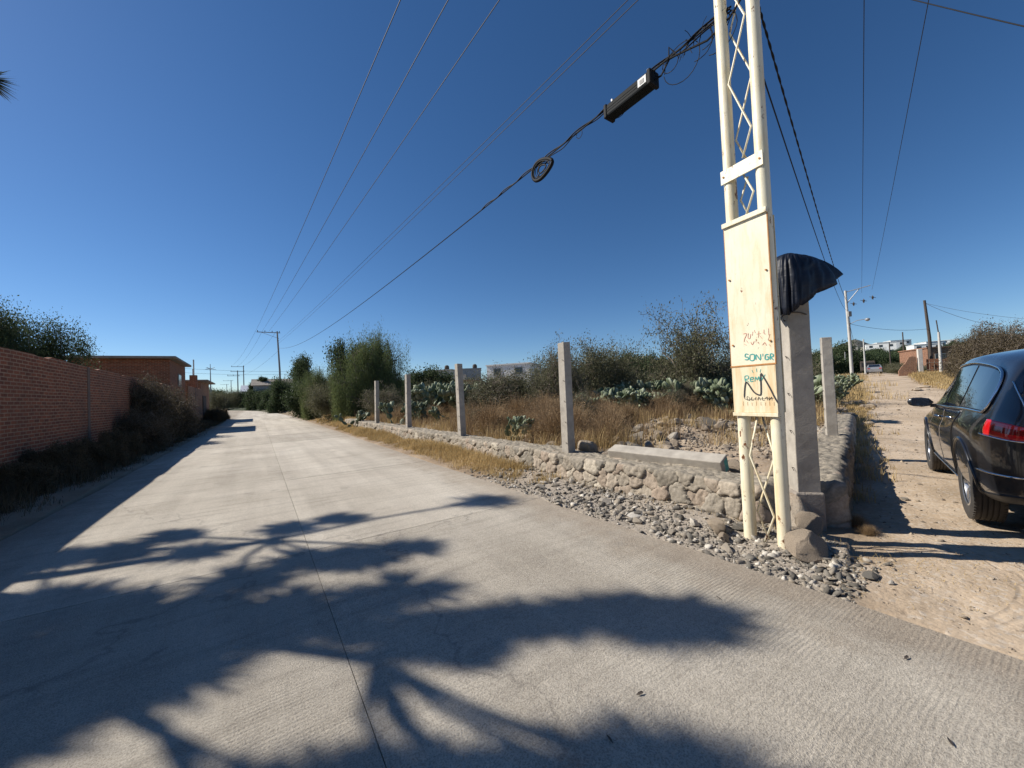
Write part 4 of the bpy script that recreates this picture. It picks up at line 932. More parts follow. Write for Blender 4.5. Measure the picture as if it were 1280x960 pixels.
# ---- prickly pears
def nopal(seed, h=1.6, n0=4, lev=4):
    r_ = random.Random(seed); mb = MB()
    nu, nv = 10, 7
    def pad(p, d, side, L, wd, th, rnd):
        d = d.normalized(); side = (side-d*side.dot(d)).normalized(); nn = d.cross(side); vs = []
        for i in range(nv+1):
            t = i/nv; y = L*t; wv = wd*(math.sin(PI*min(.999, max(.02, t**.8)))**.62)
            for k in range(nu):
                a = 2*PI*k/nu; q = p+d*y+side*(wv*math.cos(a))+nn*(th*math.sin(a)*(.5+.5*math.sin(PI*min(1, max(.05, t)))))
                vs.append(q)
        fs = [(i*nu+k, i*nu+(k+1) % nu, (i+1)*nu+(k+1) % nu, (i+1)*nu+k) for i in range(nv) for k in range(nu)]
        fs += [tuple(range(nu-1, -1, -1)), tuple(range(nv*nu, (nv+1)*nu))]; mb.add(vs, fs, rnd)
    def grow(p, d, side, L, lv):
        wd = L*r_.uniform(.32, .42); pad(p, d, side, L, wd, .013+.006*(lev-lv), r_.random())
        if lv <= 0: return
        for k in range(r_.choice([1, 2, 2, 3])):
            a = r_.uniform(-.9, .9); nd_ = (d*math.cos(a)+side*math.sin(a)+Vector((0, 0, .15))).normalized()
            base = p+d*L*(.80+.18*math.cos(a))+side*wd*.8*math.sin(a)
            sd = Matrix.Rotation(r_.uniform(-1.3, 1.3), 3, nd_) @ side
            nd_ = (nd_+Vector((r_.gauss(0, .15), r_.gauss(0, .15), 0))).normalized(); grow(base, nd_, sd, L*r_.uniform(.8, 1.0), lv-1)
    for k in range(n0):
        a = r_.uniform(0, 6.28); d = Vector((math.cos(a)*.45, math.sin(a)*.45, 1)); grow(Vector((math.cos(a)*.15*n0*.4, math.sin(a)*.15*n0*.4, -.08)), d, Vector((math.sin(a+r_.uniform(-1, 1)), math.cos(a), 0)), h/(lev+.6), lev-1)
    o = mb.build('prickly_pear', 'cactus', smooth=True, sharp=70); o['_h'] = max(v[2] for v in mb.v); o['_w'] = max(v[0] for v in mb.v)-min(v[0] for v in mb.v); return o
NP = [nopal(31, 1.5, 4, 4), nopal(32, 1.7, 6, 5), nopal(33, 1.2, 3, 4), nopal(34, 1.6, 7, 5)]
usedn = set()
def putn(i, px, Y, h, rz, label, group='prickly pears in the lot', w=None):
    p = NP[i]
    if i in usedn: o = p.copy(); COL.objects.link(o)
    else: usedn.add(i); o = p
    k = h/NP[i]['_h']; g = on_ground(px, Y); o.location = tuple(g); o.scale = (k*(w or 1), k*(w or 1), k); o.rotation_euler = (0, 0, rz); tag(o, label, 'cactus', group); return o
for i, (k, px, Y, h, lab) in enumerate([(0, 500, 17.5, 1.1, 'prickly pear immediately left of the second furthest roadside post'), (1, 548, 22, 2.0, 'tall dark prickly pear clump left of the third post'), (3, 570, 23, 2.0, 'dark prickly pear behind the third roadside post'),
        (1, 590, 21, 2.1, 'prickly pear right of the third post with pads against the sky'), (0, 643, 9.6, .62, 'small single prickly pear standing by the stone wall left of the nearest post'),
        (2, 443, 21, 1.0, 'pale padded prickly pear left of the furthest post'), (3, 530, 18, 1.1, 'prickly pear low in the brown weeds between posts'), (1, 612, 25, 2.0, 'prickly pear behind the half bare mesquite'), (2, 556, 16, .8, 'small pale prickly pear in the weeds left of the third post')]):
    putn(k, px, Y, h, i*1.1, lab)
for i in range(44):
    px = 735+i*6.0+random.uniform(-12, 12)+(60 if i > 44 else 0); Y = random.uniform(13.2, 18.5); h = random.uniform(.8, 1.35)*(1 if random.random() < .8 else 1.25)
    putn(random.choice([0, 1, 2, 3]), min(px, 1030), Y, h, random.uniform(0, 6), 'prickly pear in the dense thicket behind the rubble heap and bare tree', 'prickly pears of the thicket', 1.1)
for px, Y, h in ((1040, 22, 1.1), (1047, 26, 1.3), (1052, 30, 1.2), (1036, 18, .9)):
    putn(1, px, Y, h, px, 'prickly pear on the left bank of the dirt road past the shaded post', 'prickly pears on the dirt road bank')

# ---- grass and weeds
def blades(name, x, y, h, wd, mat, seed=0, lean=.5, z=None, segs=2, kind='stuff', label=None):
    g = np.random.default_rng(seed); n = len(x); z = terrain(x, y) if z is None else z
    a = g.uniform(0, 2*PI, n); le = g.normal(0, lean, n)*h; dx, dy = np.cos(a), np.sin(a)
    b = np.stack([x, y, z-.01], -1); s = np.stack([-dy, dx, 0*dx], -1)*wd[:, None]/2
    m = b+np.stack([dx*le*.35, dy*le*.35, h*.55], -1); t = b+np.stack([dx*le, dy*le, h*g.uniform(.85, 1.05, n)], -1)
    v = np.stack([b-s, b+s, m+s*.8, m-s*.8, t+s*.15, t-s*.15], 1).reshape(-1, 3); k = 6*np.arange(n)[:, None]
    f = np.concatenate([k+np.array([0, 1, 2, 3]), k+np.array([3, 2, 4, 5])], 0)
    rv = np.repeat(np.clip(.5+.6*(vnoise(x, y, 1.3, seed)-.5)+g.normal(0, .2, n), 0, 1), 6)
    o = link(name, npmesh(name, v, f, False, rv), mat); return tag(o, kind=kind)
def tufts(cx, cy, per, r, g):
    n = len(cx); x = np.repeat(cx, per)+g.normal(0, r, n*per); y = np.repeat(cy, per)+g.normal(0, r, n*per); return x, y
g = np.random.default_rng(5)
# straw verge between road and wall
n = 2600; s_ = 5.2+42*g.uniform(0, 1, n)**1.5; l_ = 3.55+g.beta(2.2, 1.3, n)*1.0; l_ += np.where(s_ > 24, g.uniform(0, 1.6, n), 0)
k = g.uniform(0, 1, n) < sstep((s_-5.6)/2.5)*.93+.07; s_, l_ = s_[k], l_[k]; l_ = l_+road_bend(s_)
x, y = tufts(s_*U[0]+l_*N[0], s_*U[1]+l_*N[1], 26, .07, g); L_ = x*N[0]+y*N[1]; S_ = x*U[0]+y*U[1]; k = (L_-road_bend(S_) > 3.47); x, y, L_, S_ = x[k], y[k], L_[k], S_[k]
h = g.uniform(.05, .24, len(x))*(.35+.65*sstep((L_-road_bend(S_)-3.4)/.7))*(.5+.9*vnoise(x, y, .7, 3)); blades('verge_grass', x, y, h, .004+.0005*np.hypot(x, y), 'straw', 6, .55)
# a few sprigs in the gravel near the mast
n = 900; s_ = g.uniform(1, 5.5, n); l_ = g.uniform(4.2, 4.55, n); x = s_*U[0]+l_*N[0]; y = s_*U[1]+l_*N[1]
blades('dry_sprigs', x, y, g.uniform(.02, .07, n), np.full(n, .003), 'straw', 7, .9)
# straw on the dirt: left bank of the dirt road and the shaded foot
n = 500; t_ = 1+28*g.uniform(0, 1, n)**.8; w_ = g.normal(.15, .22, n); cx = C0[0]+t_*V[0]+w_*W[0]; cy = C0[1]+t_*V[1]+w_*W[1]
x, y = tufts(cx, cy, 14, .05, g); blades('bank_grass', x, y, g.uniform(.05, .22, len(x)), .004+.0004*np.hypot(x, y), 'straw', 8, .6)
n = 1500; x = g.normal(3.1, .5, n); y = g.normal(3.2, .35, n); k = (x*N[0]+y*N[1] > 3.6); x, y = x[k], y[k]
blades('trodden_straw', x, y, g.uniform(.008, .03, len(x)), np.full(len(x), .004), 'straw', 9, 1.8)
# right side of the dirt road
n = 3600; t_ = g.uniform(14, 66, n); w_ = dwid(t_)+.2+g.gamma(1.6, 2.6, n); cx = C0[0]+t_*V[0]+w_*W[0]; cy = C0[1]+t_*V[1]+w_*W[1]
x, y = tufts(cx, cy, 18, .16, g); blades('roadside_grass', x, y, g.uniform(.12, .50, len(x)), .007+.0004*np.hypot(x, y), 'straw', 10, .5)
n = 500; t_ = g.uniform(18, 60, n); w_ = g.normal(-1.5, 1.2, n); cx = C0[0]+t_*V[0]+w_*W[0]; cy = C0[1]+t_*V[1]+w_*W[1]
x, y = tufts(cx, cy, 18, .2, g); blades('bank_weeds', x, y, g.uniform(.15, .6, len(x)), .007+.0004*np.hypot(x, y), 'straw', 11, .5)
# lot: tawny weeds
def lotpts(n, Ymin, Ymax, g):
    px = g.uniform(395, 1060, n); Y = Ymin+(Ymax-Ymin)*g.uniform(0, 1, n)**1.2
    x = (px-640)/FPX*Y; return x, Y
x, y = lotpts(2900, 7.6, 34, g); S_ = x*U[0]+y*U[1]; L_ = x*N[0]+y*N[1]; w_ = (x-C0[0])*W[0]+(y-C0[1])*W[1]
heap = ((x-5.0)/2.9)**2+((y-8.6)/2.9)**2
k = (L_ > 5.15) & (w_ < -.7) & ((heap > 1) | (g.uniform(0, 1, len(x)) < .07)); cx, cy = x[k], y[k]
x, y = tufts(cx, cy, 34, .12, g); L_ = x*N[0]+y*N[1]; k = L_ > 5.0; x, y = x[k], y[k]
clump = vnoise(x, y, .45, 12)
blades('lot_weeds', x, y, g.uniform(.15, .6, len(x))*(.35+1.0*clump), .004+.0005*np.hypot(x, y), 'tawny', 13, .32)
x, y = lotpts(1600, 7.2, 28, g); L_ = x*N[0]+y*N[1]; w_ = (x-C0[0])*W[0]+(y-C0[1])*W[1]; heap = ((x-5.0)/2.6)**2+((y-8.6)/2.6)**2
k = (L_ > 5.0) & (w_ < -.6) & ((heap > 1) | (g.uniform(0, 1, len(x)) < .12)); x, y = tufts(x[k], y[k], 26, .13, g); blades('lot_straw', x, y, g.uniform(.1, .5, len(x)), .004+.0005*np.hypot(x, y), 'straw', 14, .45)
# dark weeds at the foot of the brick wall
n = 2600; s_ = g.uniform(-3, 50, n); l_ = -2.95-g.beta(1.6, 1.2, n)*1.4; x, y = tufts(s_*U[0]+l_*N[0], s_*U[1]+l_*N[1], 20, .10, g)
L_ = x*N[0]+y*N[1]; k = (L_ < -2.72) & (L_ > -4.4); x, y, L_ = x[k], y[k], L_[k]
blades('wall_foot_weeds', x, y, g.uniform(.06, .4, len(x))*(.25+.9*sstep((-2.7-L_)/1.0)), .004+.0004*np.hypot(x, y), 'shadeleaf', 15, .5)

# tawny bushes, countable
def bush_blades(seed, n=900, h=.9, mat='tawny'):
    g_ = np.random.default_rng(seed); a = g_.uniform(0, 2*PI, n); el = g_.uniform(.35, 1.5, n); L = h*g_.uniform(.5, 1.05, n)
    b = g_.normal(0, .07, (n, 3)); b[:, 2] = 0
    d = np.stack([np.cos(a)*np.cos(el), np.sin(a)*np.cos(el), np.sin(el)], -1); m = b+d*L[:, None]*.55; t = b+d*L[:, None]+g_.normal(0, .07, (n, 3))
    s = np.stack([-np.sin(a), np.cos(a), 0*a], -1)*.0045
    v = np.stack([b-s, b+s, m+s, m-s, t+s*.3, t-s*.3], 1).reshape(-1, 3); k = 6*np.arange(n)[:, None]; f = np.concatenate([k+np.array([0, 1, 2, 3]), k+np.array([3, 2, 4, 5])], 0)
    rv = np.repeat(g_.uniform(0, 1, n), 6)
    pts = np.concatenate([t, m+(t-m)*.5, m+(t-m)*g_.uniform(0, 1, (n, 1))]); lv, lf, lr = leafcloud(pts, 2, .03, .013, .5, seed)
    e = link('dry_bush', npmesh('dry_bush', np.concatenate([v, lv]), np.concatenate([f, lf+len(v)]), False, np.concatenate([rv, lr])), mat); return e
BB = [bush_blades(51), bush_blades(52, 1100, .8), bush_blades(53, 800, 1.0)]; ub = set()
def putb(x, y, s, i, rz, label, group):
    o = BB[i]
    if i in ub: o = o.copy(); COL.objects.link(o)
    else: ub.add(i)
    o.location = (x, y, tz(x, y)); o.scale = (s*1.15, s*1.15, s); o.rotation_euler = (0, 0, rz); tag(o, label, 'bush', group)
GT = 'leafless grey shrubs among the weeds'
for i in range(30):
    px = random.uniform(480, 1000); Y = random.uniform(10.0, 20); x = (px-640)/FPX*Y
    if ((x-5.2)/3.0)**2+((Y-8.8)/3.1)**2 < 1 or x*N[0]+Y*N[1] < 6: continue
    place(mesqb, on_ground(px, Y), random.uniform(.6, 1.15), random.uniform(1.0, 1.9), i*1.9, 'low leafless grey shrub standing among the tawny weeds of the lot', 'bush', GT)
c = 0
while c < 150:
    px = random.uniform(430, 960); Y = 8+16*random.random()**1.2; x = (px-640)/FPX*Y; l_ = x*N[0]+Y*N[1]; w_ = (x-C0[0])*W[0]+(Y-C0[1])*W[1]
    if l_ < 5.5 or w_ > -.9 or ((x-5.2)/3.0)**2+((Y-8.8)/3.1)**2 < 1: continue
    putb(x, Y, random.uniform(.5, 1.1), c % 3, random.uniform(0, 6), 'tawny dried weed bush in the lot behind the low stone wall', 'tawny weed bushes in the lot'); c += 1
for x, y, s in ((3.55, 3.95, .22), (3.62, 4.15, .28)):
    putb(x, y, s*.6, 1, x*9, 'small dry sprig growing at the foot of the corner post pedestal', 'sprigs at the corner post')
# ------------------------------------------------------------------ power poles and wires
def crossarm(e, L, z, rz, off=0, ins=3, m='steel', r=.05, brace=True):
    ca, sa = math.cos(rz), math.sin(rz)
    b = MB(); b.box((off*ca, off*sa, z), (L, .09, .11), rz); a = b.build('crossarm', m, e)
    for k in range(ins):
        t = -L/2+.12+k*(L-.24)/(ins-1)+off; q = MB(); q.lathe([(.0, .05), (.03, .055), (.035, .12), (.06, .13), (.05, .19), (.065, .20), (.04, .27), (.0, .28)], 8, (t*ca, t*sa, z)); q.build('insulator', 'wood', a, smooth=True)
    if brace:
        b = MB(); t = off+math.copysign(min(abs(off)+.3, .9), off if off else 1); b.tube([(0, 0, z-.9), (t*ca, t*sa, z-.05)], .025, 5); b.build('brace', m, e)
def upole(px, Y, ytop, label, m='polecon', r=.15, h=None, loc=None, lean=0):
    g = on_ground(px, Y) if loc is None else loc; H = P(px, ytop, Y)[2]-g[2] if h is None else h
    e = empty('utility_pole', g, 0, label, 'pole'); b = MB(); b.tube([(0, 0, -.3), (0, 0, H*.5), (lean, 0, H)], [r, r*.8, r*.6], 12); b.build('shaft', m, e, smooth=True, sharp=40)
    return e, g, H
rz_arm = math.atan2(N[1], N[0])
WIRES = []
# near roadside pole on the right of the road
e1, g1, H1 = upole(351, 60, 414, 'tall grey power pole with a crossarm, the nearest one beside the concrete road', 'polegrey', .17, lean=-.25)
crossarm(e1, 3.1, H1-.25, rz_arm, -1.35, 4)
b = MB(); b.box((0, -.18, 1.0), (.30, .02, .6), rz_arm); b.build('number_plate', 'palecon', e1)
armpts = [g1+np.array([N[0]*t-.22, N[1]*t, H1-.02]) for t in (-2.8, -1.95, -1.1, -.15)]
e2, g2, H2 = upole(305.5, 108, 457, 'right one of the pair of power poles at the bend, crossarm to its left', 'polegrey', .17); crossarm(e2, 3.0, H2-.3, rz_arm, -1.3, 3, brace=False)
e3, g3, H3 = upole(298, 100, 463, 'roadside power pole with two crossarms, left one of the pair at the bend', 'polegrey', .17); crossarm(e3, 3.0, H3-.3, rz_arm, 0, 3, brace=False); crossarm(e3, 2.6, H3-1.4, rz_arm, -.9, 3, brace=False)
e4, g4, H4 = upole(289.5, 170, 475, 'distant power pole with a crossarm left of the pair at the bend', 'polegrey', .18); crossarm(e4, 3.6, H4-.3, rz_arm, -1, 3, brace=False)
e5, g5, H5 = upole(284, 230, 480, 'most distant power pole, a short mark left of the distant one', 'polegrey', .2); crossarm(e5, 4, H5-.3, rz_arm, -1, 3, brace=False)
e6, g6, H6 = upole(367, 55, 479, 'short pale post standing right of the nearest power pole', 'polecon', .14)
e7, g7, H7 = upole(344, 62, 494, 'stubby fence post just left of the nearest power pole', 'polecon', .14)
e8, g8, H8 = upole(401, 70, 458, 'thin dark pole rising behind the low drooping green tree', 'wood', .10)
# star topped mast beyond the gate block
g = on_ground(264, 95); e = empty('antenna_mast', g, 0, 'thin mast with a star shaped head beyond the gate block on the left', 'mast'); Hm = P(264, 455, 95)[2]-g[2]
b = MB(); b.tube([(0, 0, 0), (0, 0, Hm)], [.22, .06], 8); b.build('shaft', 'steel', e)
b = MB()
for k in range(8):
    a = k*PI/4; b.tube([(0, 0, Hm-1.2), (1.1*math.cos(a), 1.1*math.sin(a), Hm-.9-.5*(k % 2))], .05, 5)
b.build('antenna_ring', 'steel', e)
def cable(name, a, b_, r, sag, label, mat='wire', n=40, wig=0, cat='cable', group=None, extra=None, sides=5):
    a = np.array(a, float); b_ = np.array(b_, float); pts = []
    for i in range(n+1):
        t = i/n; t = t**1.6 if wig or n > 60 else t; p = a+(b_-a)*t; p[2] -= 4*sag*t*(1-t)
        if wig: p[0] += wig*math.sin(i*2.1); p[2] += wig*math.cos(i*1.7)
        pts.append(p)
    m = MB(); m.tube(pts, r, sides); o = m.build(name, mat); tag(o, label, cat, group); return pts
def beyond(a, px, py, h, k=1.8):
    """from a, through the point of height h seen at the pixel, and on"""
    dr = (px-640)/FPX*_r-(py-480)/FPX*_u+_f; t = (h-CH)/dr[2]; q = np.array([0, 0, CH])+dr*t; return q+(q-a)*(k-1)*.55, q
for (px, i, lab) in ((490, 0, 'leftmost of the three thin power lines running up from the near roadside pole'), (547, 1, 'middle one of the three thin power lines running up from the near roadside pole'), (608, 2, 'rightmost of the three thin power lines running up from the near roadside pole')):
    q, _q = beyond(armpts[i], px, 0, 10.6); cable('power_line', armpts[i], q, .011, .5, lab, 'thinwire', n=60)
for px, lab, k in ((757, 'upper one of the two faint parallel wires above the splice box cable', 0), (768, 'lower one of the two faint parallel wires above the splice box cable', 1)):
    a = g1+np.array([-.2, 0, H1-1.6-.4*k]); q, _q = beyond(a, px, 0, 9.2-.3*k); cable('overhead_wire', a, q, .008, .5, lab, 'thinwire', n=60)
# lines from the near pole to the next ones
for k, (a, b_) in enumerate([(armpts[0], g2+np.array([-2.2, -1.4, H2])), (armpts[1], g2+np.array([-1, -.7, H2])), (armpts[3], g2+np.array([0, 0, H2])), (g1+np.array([-.1, 0, H1-3]), g3+np.array([0, 0, H3-1.6]))]):
    cable('power_line', a, b_, .012, .8, ['thin line from the crossarm tip of the nearest power pole toward the bend', 'second thin line from the crossarm of the nearest power pole toward the bend', 'thin line from the head of the nearest power pole toward the bend', 'lowest line from the nearest power pole toward the left pole of the pair'][k], 'thinwire')
pl = P(205, 459, 70); pr = P(420, 463, 90); cable('overhead_wire', pl, pr, .018, .5, 'upper wire crossing over the far end of the road', 'thinwire')
pl = P(205, 464, 70); pr = P(430, 462, 90); cable('overhead_wire', pl, pr, .018, .9, 'lower wire crossing over the far end of the road', 'thinwire')
# main black cable from the mast to the near roadside pole, with splice case and slack frame
A0 = np.array([2.40, 3.86, 5.42]); B0 = g1+np.array([-.1, -.1, H1-2.6])
def main_pt(t): p = A0+(B0-A0)*t; p[2] -= 4*1.15*t*(1-t); return p
m = MB(); m.tube([main_pt((i/70)**1.8) for i in range(71)], .0125, 6); tag(m.build('cable', 'wire'), 'thick black cable sagging from the cream mast down to the nearest power pole', 'cable')
m = MB(); pts = []
for i in range(90):
    t = .0+.075*(i/89); p = main_pt(t); a = i*.55; pts.append(p+np.array([.016*math.cos(a), .01*math.sin(a), .02+.018*math.sin(a)]))
m.tube(pts, .010, 5)
pts = [p+np.array([0, .0, -.045-.02*math.sin(i*.3)]) for i, p in enumerate(pts[:60])]; m.tube(pts, .008, 5)
tag(m.build('cable', 'wire'), 'thinner black cables lashed along the near end of the thick cable', 'cable')
def curl(c, r, ax, ay, n, w, turns=1.0, jit=.02, seed=0):
    r_ = random.Random(seed); m = []
    for i in range(n):
        a = 2*PI*turns*i/(n-1); m.append(c+ax*(r*math.cos(a))+ay*(r*math.sin(a))+np.array([r_.uniform(-jit, jit)]*3)*r); 
    return m
dirc = (B0-A0)/np.linalg.norm(B0-A0); upv = np.array([0, 0, 1.]); perp = np.cross(dirc, upv); perp /= np.linalg.norm(perp)
m = MB()
for k, (t, r) in enumerate([(.002, .20), (.005, .16), (.008, .22), (.010, .10), (.004, .12), (.018, .09), (.021, .14), (.032, .06), (.012, .07), (.0015, .10)]):
    p = main_pt(t)-upv*r*.75; m.tube(curl(p, r, dirc, upv, 22, .01, random.uniform(.6, 1.05), .05, k), .0045, 5)
for k in range(16):
    p = main_pt(random.uniform(.0, .009)); d = np.array([random.gauss(0, .5), random.gauss(0, .5), random.gauss(0, .8)]); m.tube([p, p+d*.07, p+d*.12+np.array([0, 0, -.03])], .003, 4)
p = main_pt(.0105); q = A0+np.array([.13, -.2, .10]); m.tube([p, p+(q-p)*.25+upv*-.10, p+(q-p)*.5+upv*-.20, p+(q-p)*.75+upv*-.17, q], [.012]*5, 6)
tag(m.build('cable_tangle', 'wire'), 'tangle of loose looping wires where the thick cable meets the mast head', 'wires')
# splice case
def along(px):
    best = min(range(600), key=lambda i: abs(projx(main_pt(i*.0005))-px)); return best*.0005
def projx(p):
    q = np.array(p)-np.array([0, 0, CH]); return 640+FPX*(q@_r)/(q@_f)
MT['case'] = simple('splice_case_plastic', (.004, .006, .008), (.009, .012, .015), 6, .7, .2, 30, .01, spec=.12)
t0, t1 = along(760), along(818); p0, p1 = main_pt(t0), main_pt(t1); c = (p0+p1)/2-upv*.095; Lc = np.linalg.norm(p0-p1)
Mx = Matrix([[(p1-p0)[i]/Lc for i in range(3)], [perp[i] for i in range(3)], [0, 0, 0]]); X_ = Vector(Mx[0]); Y_ = Vector(Mx[1]); Y_ = (Y_-X_*Y_.dot(X_)).normalized(); Z_ = X_.cross(Y_); 
if Z_.z < 0: Z_ = -Z_; Y_ = -Y_
Ms = Matrix((X_, Y_, Z_)).transposed()
e = empty('splice_case', c, 0, 'long dark cable splice case with a white sticker hanging under the thick cable', 'cable box')
b = MB(); b.box((0, 0, 0), (Lc, .165, .165), M=Ms, taper=.99); b.build('case_body', 'case', e, bevel=.025)
b = MB()
for k in (-.46, .46): q = Ms @ Vector((k*Lc, 0, 0)); b.box(tuple(q), (.05, .185, .185), M=Ms)
b.build('end_cap', 'wire', e, bevel=.012)
b = MB()
for k in (-.018, .018): q = Ms @ Vector((0, 0, k)); b.box(tuple(q), (Lc*.9, .171, .008), M=Ms)
b.build('seam_ridge', 'case', e)
sgn = -1 if (Ms @ Vector((0, 1, 0))).y > 0 else 1
b = MB(); q = Ms @ Vector((.33*Lc, sgn*.0865, .005)); b.box(tuple(q), (.12, .004, .095), M=Ms); st_ = b.build('sticker', 'white', e)
b = MB(); q = Ms @ Vector((.33*Lc, sgn*.090, .0)); b.box(tuple(q), (.06, .004, .05), M=Ms); b.build('sticker_print', 'greyr', st_)
b = MB()
for k in (-.38, .38):
    q = Ms @ Vector((k*Lc, 0, .10)); b.box(tuple(q), (.02, .03, .12), M=Ms)
b.build('hanger', 'steel', e)
m = MB(); q = Ms @ Vector((.5*Lc, 0, -.03)); q = np.array(q)+c; m.tube([q, q+(p1-p0)/Lc*.08+upv*-.01, q+(p1-p0)/Lc*.19+upv*.10, q+(p1-p0)/Lc*.20+upv*.25, main_pt(t1-.004)], .010, 6); tag(m.build('cable', 'wire'), 'short black cable looping up from the right end of the splice case', 'cable')
# slack storage frame
tc = along(677); pcx = main_pt(tc)-upv*.12; e = empty('cable_slack_frame', pcx, 0, 'small black teardrop shaped frame of coiled slack cable hanging on the thick cable', 'cable coil')
m = MB(); pts = []
for i in range(41):
    a = 2*PI*i/40; rr = 1-.25*math.cos(a)*0; pts.append(-dirc*.26*math.cos(a)+upv*.15*math.sin(a)*(1+.35*math.cos(a+PI))+dirc*0)
m.tube(pts, .030, 8); m.build('rim', 'wire', e, smooth=True)
m = MB()
for k in range(3): m.tube([p*(.80-.1*k)+perp*.02*(k-1) for p in pts], .007, 5)
for a in (.9, 2.2, 4.0, 5.3): i = int(a/(2*PI)*40); m.tube([pts[i], pts[i]*.35], .011, 5)
m.tube([p*.38 for p in pts], .012, 5); m.build('coil', 'wire', e)
# ------- pole beside the dirt road with arm, hardware and lamp
e9, g9, H9 = upole(1066, 37, 363, 'pale concrete pole with a side arm and street lamp beside the dirt road', 'polecon', .15, lean=-.12)
az9 = math.atan2(W[1], W[0])
b = MB(); b.tube([(-.1, 0, H9-.15), (1.9*math.cos(az9)*.9, 1.9*math.sin(az9)*.9, H9+.15)], .035, 6); b.tube([(-.1, 0, H9-1.3), (.9*math.cos(az9), .9*math.sin(az9), H9-.02)], .04, 6); b.build('side_arm', 'steel', e9)
for k, (d_, zz) in enumerate(((.5, -1.35), (1.3, -1.2), (2.0, -1.0))):
    b = MB(); c_ = (d_*math.cos(az9)*.9, d_*math.sin(az9)*.9, H9+zz); b.lathe([(0, -.22), (.05, -.2), (.05, -.1), (.11, -.08), (.04, 0), (.11, .02), (.04, .1), (.0, .2)], 8, c_); b.tube([(c_[0]-.3, c_[1], c_[2]+.05), (c_[0]+.3, c_[1], c_[2]-.05)], .02, 5); b.build('insulator', 'wood', e9)
b = MB(); b.box((.02, -.1, H9-2.3), (.30, .26, .5)); b.build('fuse_box', 'polegrey', e9, bevel=.02)
b = MB(); b.tube([(0, 0, H9-3.3), (.6*math.cos(az9), .6*math.sin(az9), H9-3.0), (1.25*math.cos(az9), 1.25*math.sin(az9), H9-2.95)], .03, 6); la = b.build('lamp_arm', 'steel', e9)
b = MB(); b.lathe([(0, .10), (.12, .09), (.20, .0), (.17, -.10), (.09, -.17), (0, -.2)], 12, (1.35*math.cos(az9), 1.35*math.sin(az9), H9-2.98)); b.build('lamp_head', 'steel', la, smooth=True)
b = MB(); b.tube([(.16, 0, .2), (.14, 0, H9-2.6)], .02, 5); b.build('conduit', 'polegrey', e9)
e10, g10, H10 = upole(1165, 40, 375, 'tall dark tarred wooden pole right of the dirt road', 'wood', .17, lean=-.25)
e11, g11, H11 = upole(1177, 38, 402, 'short pale pole with a thin dark pipe on top, right of the tarred pole', 'polecon', .14, h=5.1-.9); b = MB(); b.tube([(0, 0, H11-.3), (-.15, 0, H11+1.2)], .05, 6); b.build('top_pipe', 'wood', e11)
upole(1131.5, 80, 415, 'thin dark pole standing behind the green brown bush beside the dirt road', 'wood', .16); upole(1114, 90, 428, 'shorter thin dark pole left of the other one behind the bushes', 'wood', .16); upole(1082, 66, 424, 'thin pale pole beside the parked grey car', 'polecon', .14)
upole(1058, 60, 440, 'small grey pole just left of the pale lamp pole', 'polegrey', .12)
# twisted drop cables from the mast to that pole
Am = np.array([2.52, 3.62, 5.25]); B9 = g9+np.array([0, 0, H9-1.0])
pts1, pts2 = [], []
for i in range(400):
    t = (i/399)**1.7; p = Am+(B9-Am)*t; p[2] -= 4*.55*t*(1-t); a = i*.55; o = np.array([math.cos(a), math.cos(a)*.3, math.sin(a)])*.011; pts1.append(p+o); pts2.append(p-o)
m = MB(); m.tube(pts1, .0085, 4); m.tube(pts2, .0085, 4); tag(m.build('cable', 'wire'), 'twisted black cable running from the mast over the tarp to the pale lamp pole', 'cable')
cable('cable', Am+np.array([-.02, .05, -.45]), B9+np.array([0, 0, -.9]), .008, .75, 'thinner single cable hanging just left of the twisted one toward the pale lamp pole', n=60)
for px, lab, pxa, pya in ((1079, 'faint wire rising almost straight up over the pale lamp pole', 1077, 366), (1157, 'faint slanting wire to the right of the almost vertical one', 1090, 362)):
    a = P(pxa, pya, 37); q, _q = beyond(a, px, 0, 9.5); cable('overhead_wire', a, q, .008, .3, lab, 'thinwire', n=60)
a = P(1222, -3, 8); b_ = P(1300, 12, 7); cable('overhead_wire', a+(a-b_)*9, b_+(b_-a)*9, .012, .4, 'dark wire cutting the top right corner of the sky', 'wire')
a = g10+np.array([-.2, 0, H10-.3])
cable('overhead_wire', a, P(1330, 414, 30), .015, .8, 'sagging wire going right from the head of the tarred pole', 'thinwire'); cable('overhead_wire', a, P(1330, 402, 30), .012, .3, 'upper wire going right from the head of the tarred pole', 'thinwire')
cable('overhead_wire', g9+np.array([0, 0, H9-3.2]), g10+np.array([-.1, 0, H10-3.0]), .015, .35, 'low wire linking the pale lamp pole and the tarred pole', 'thinwire'); cable('overhead_wire', g9+np.array([0, 0, H9-2.5]), g6*0+P(1076, 455, 60), .015, .8, 'slack wire dropping behind the pale lamp pole', 'thinwire')

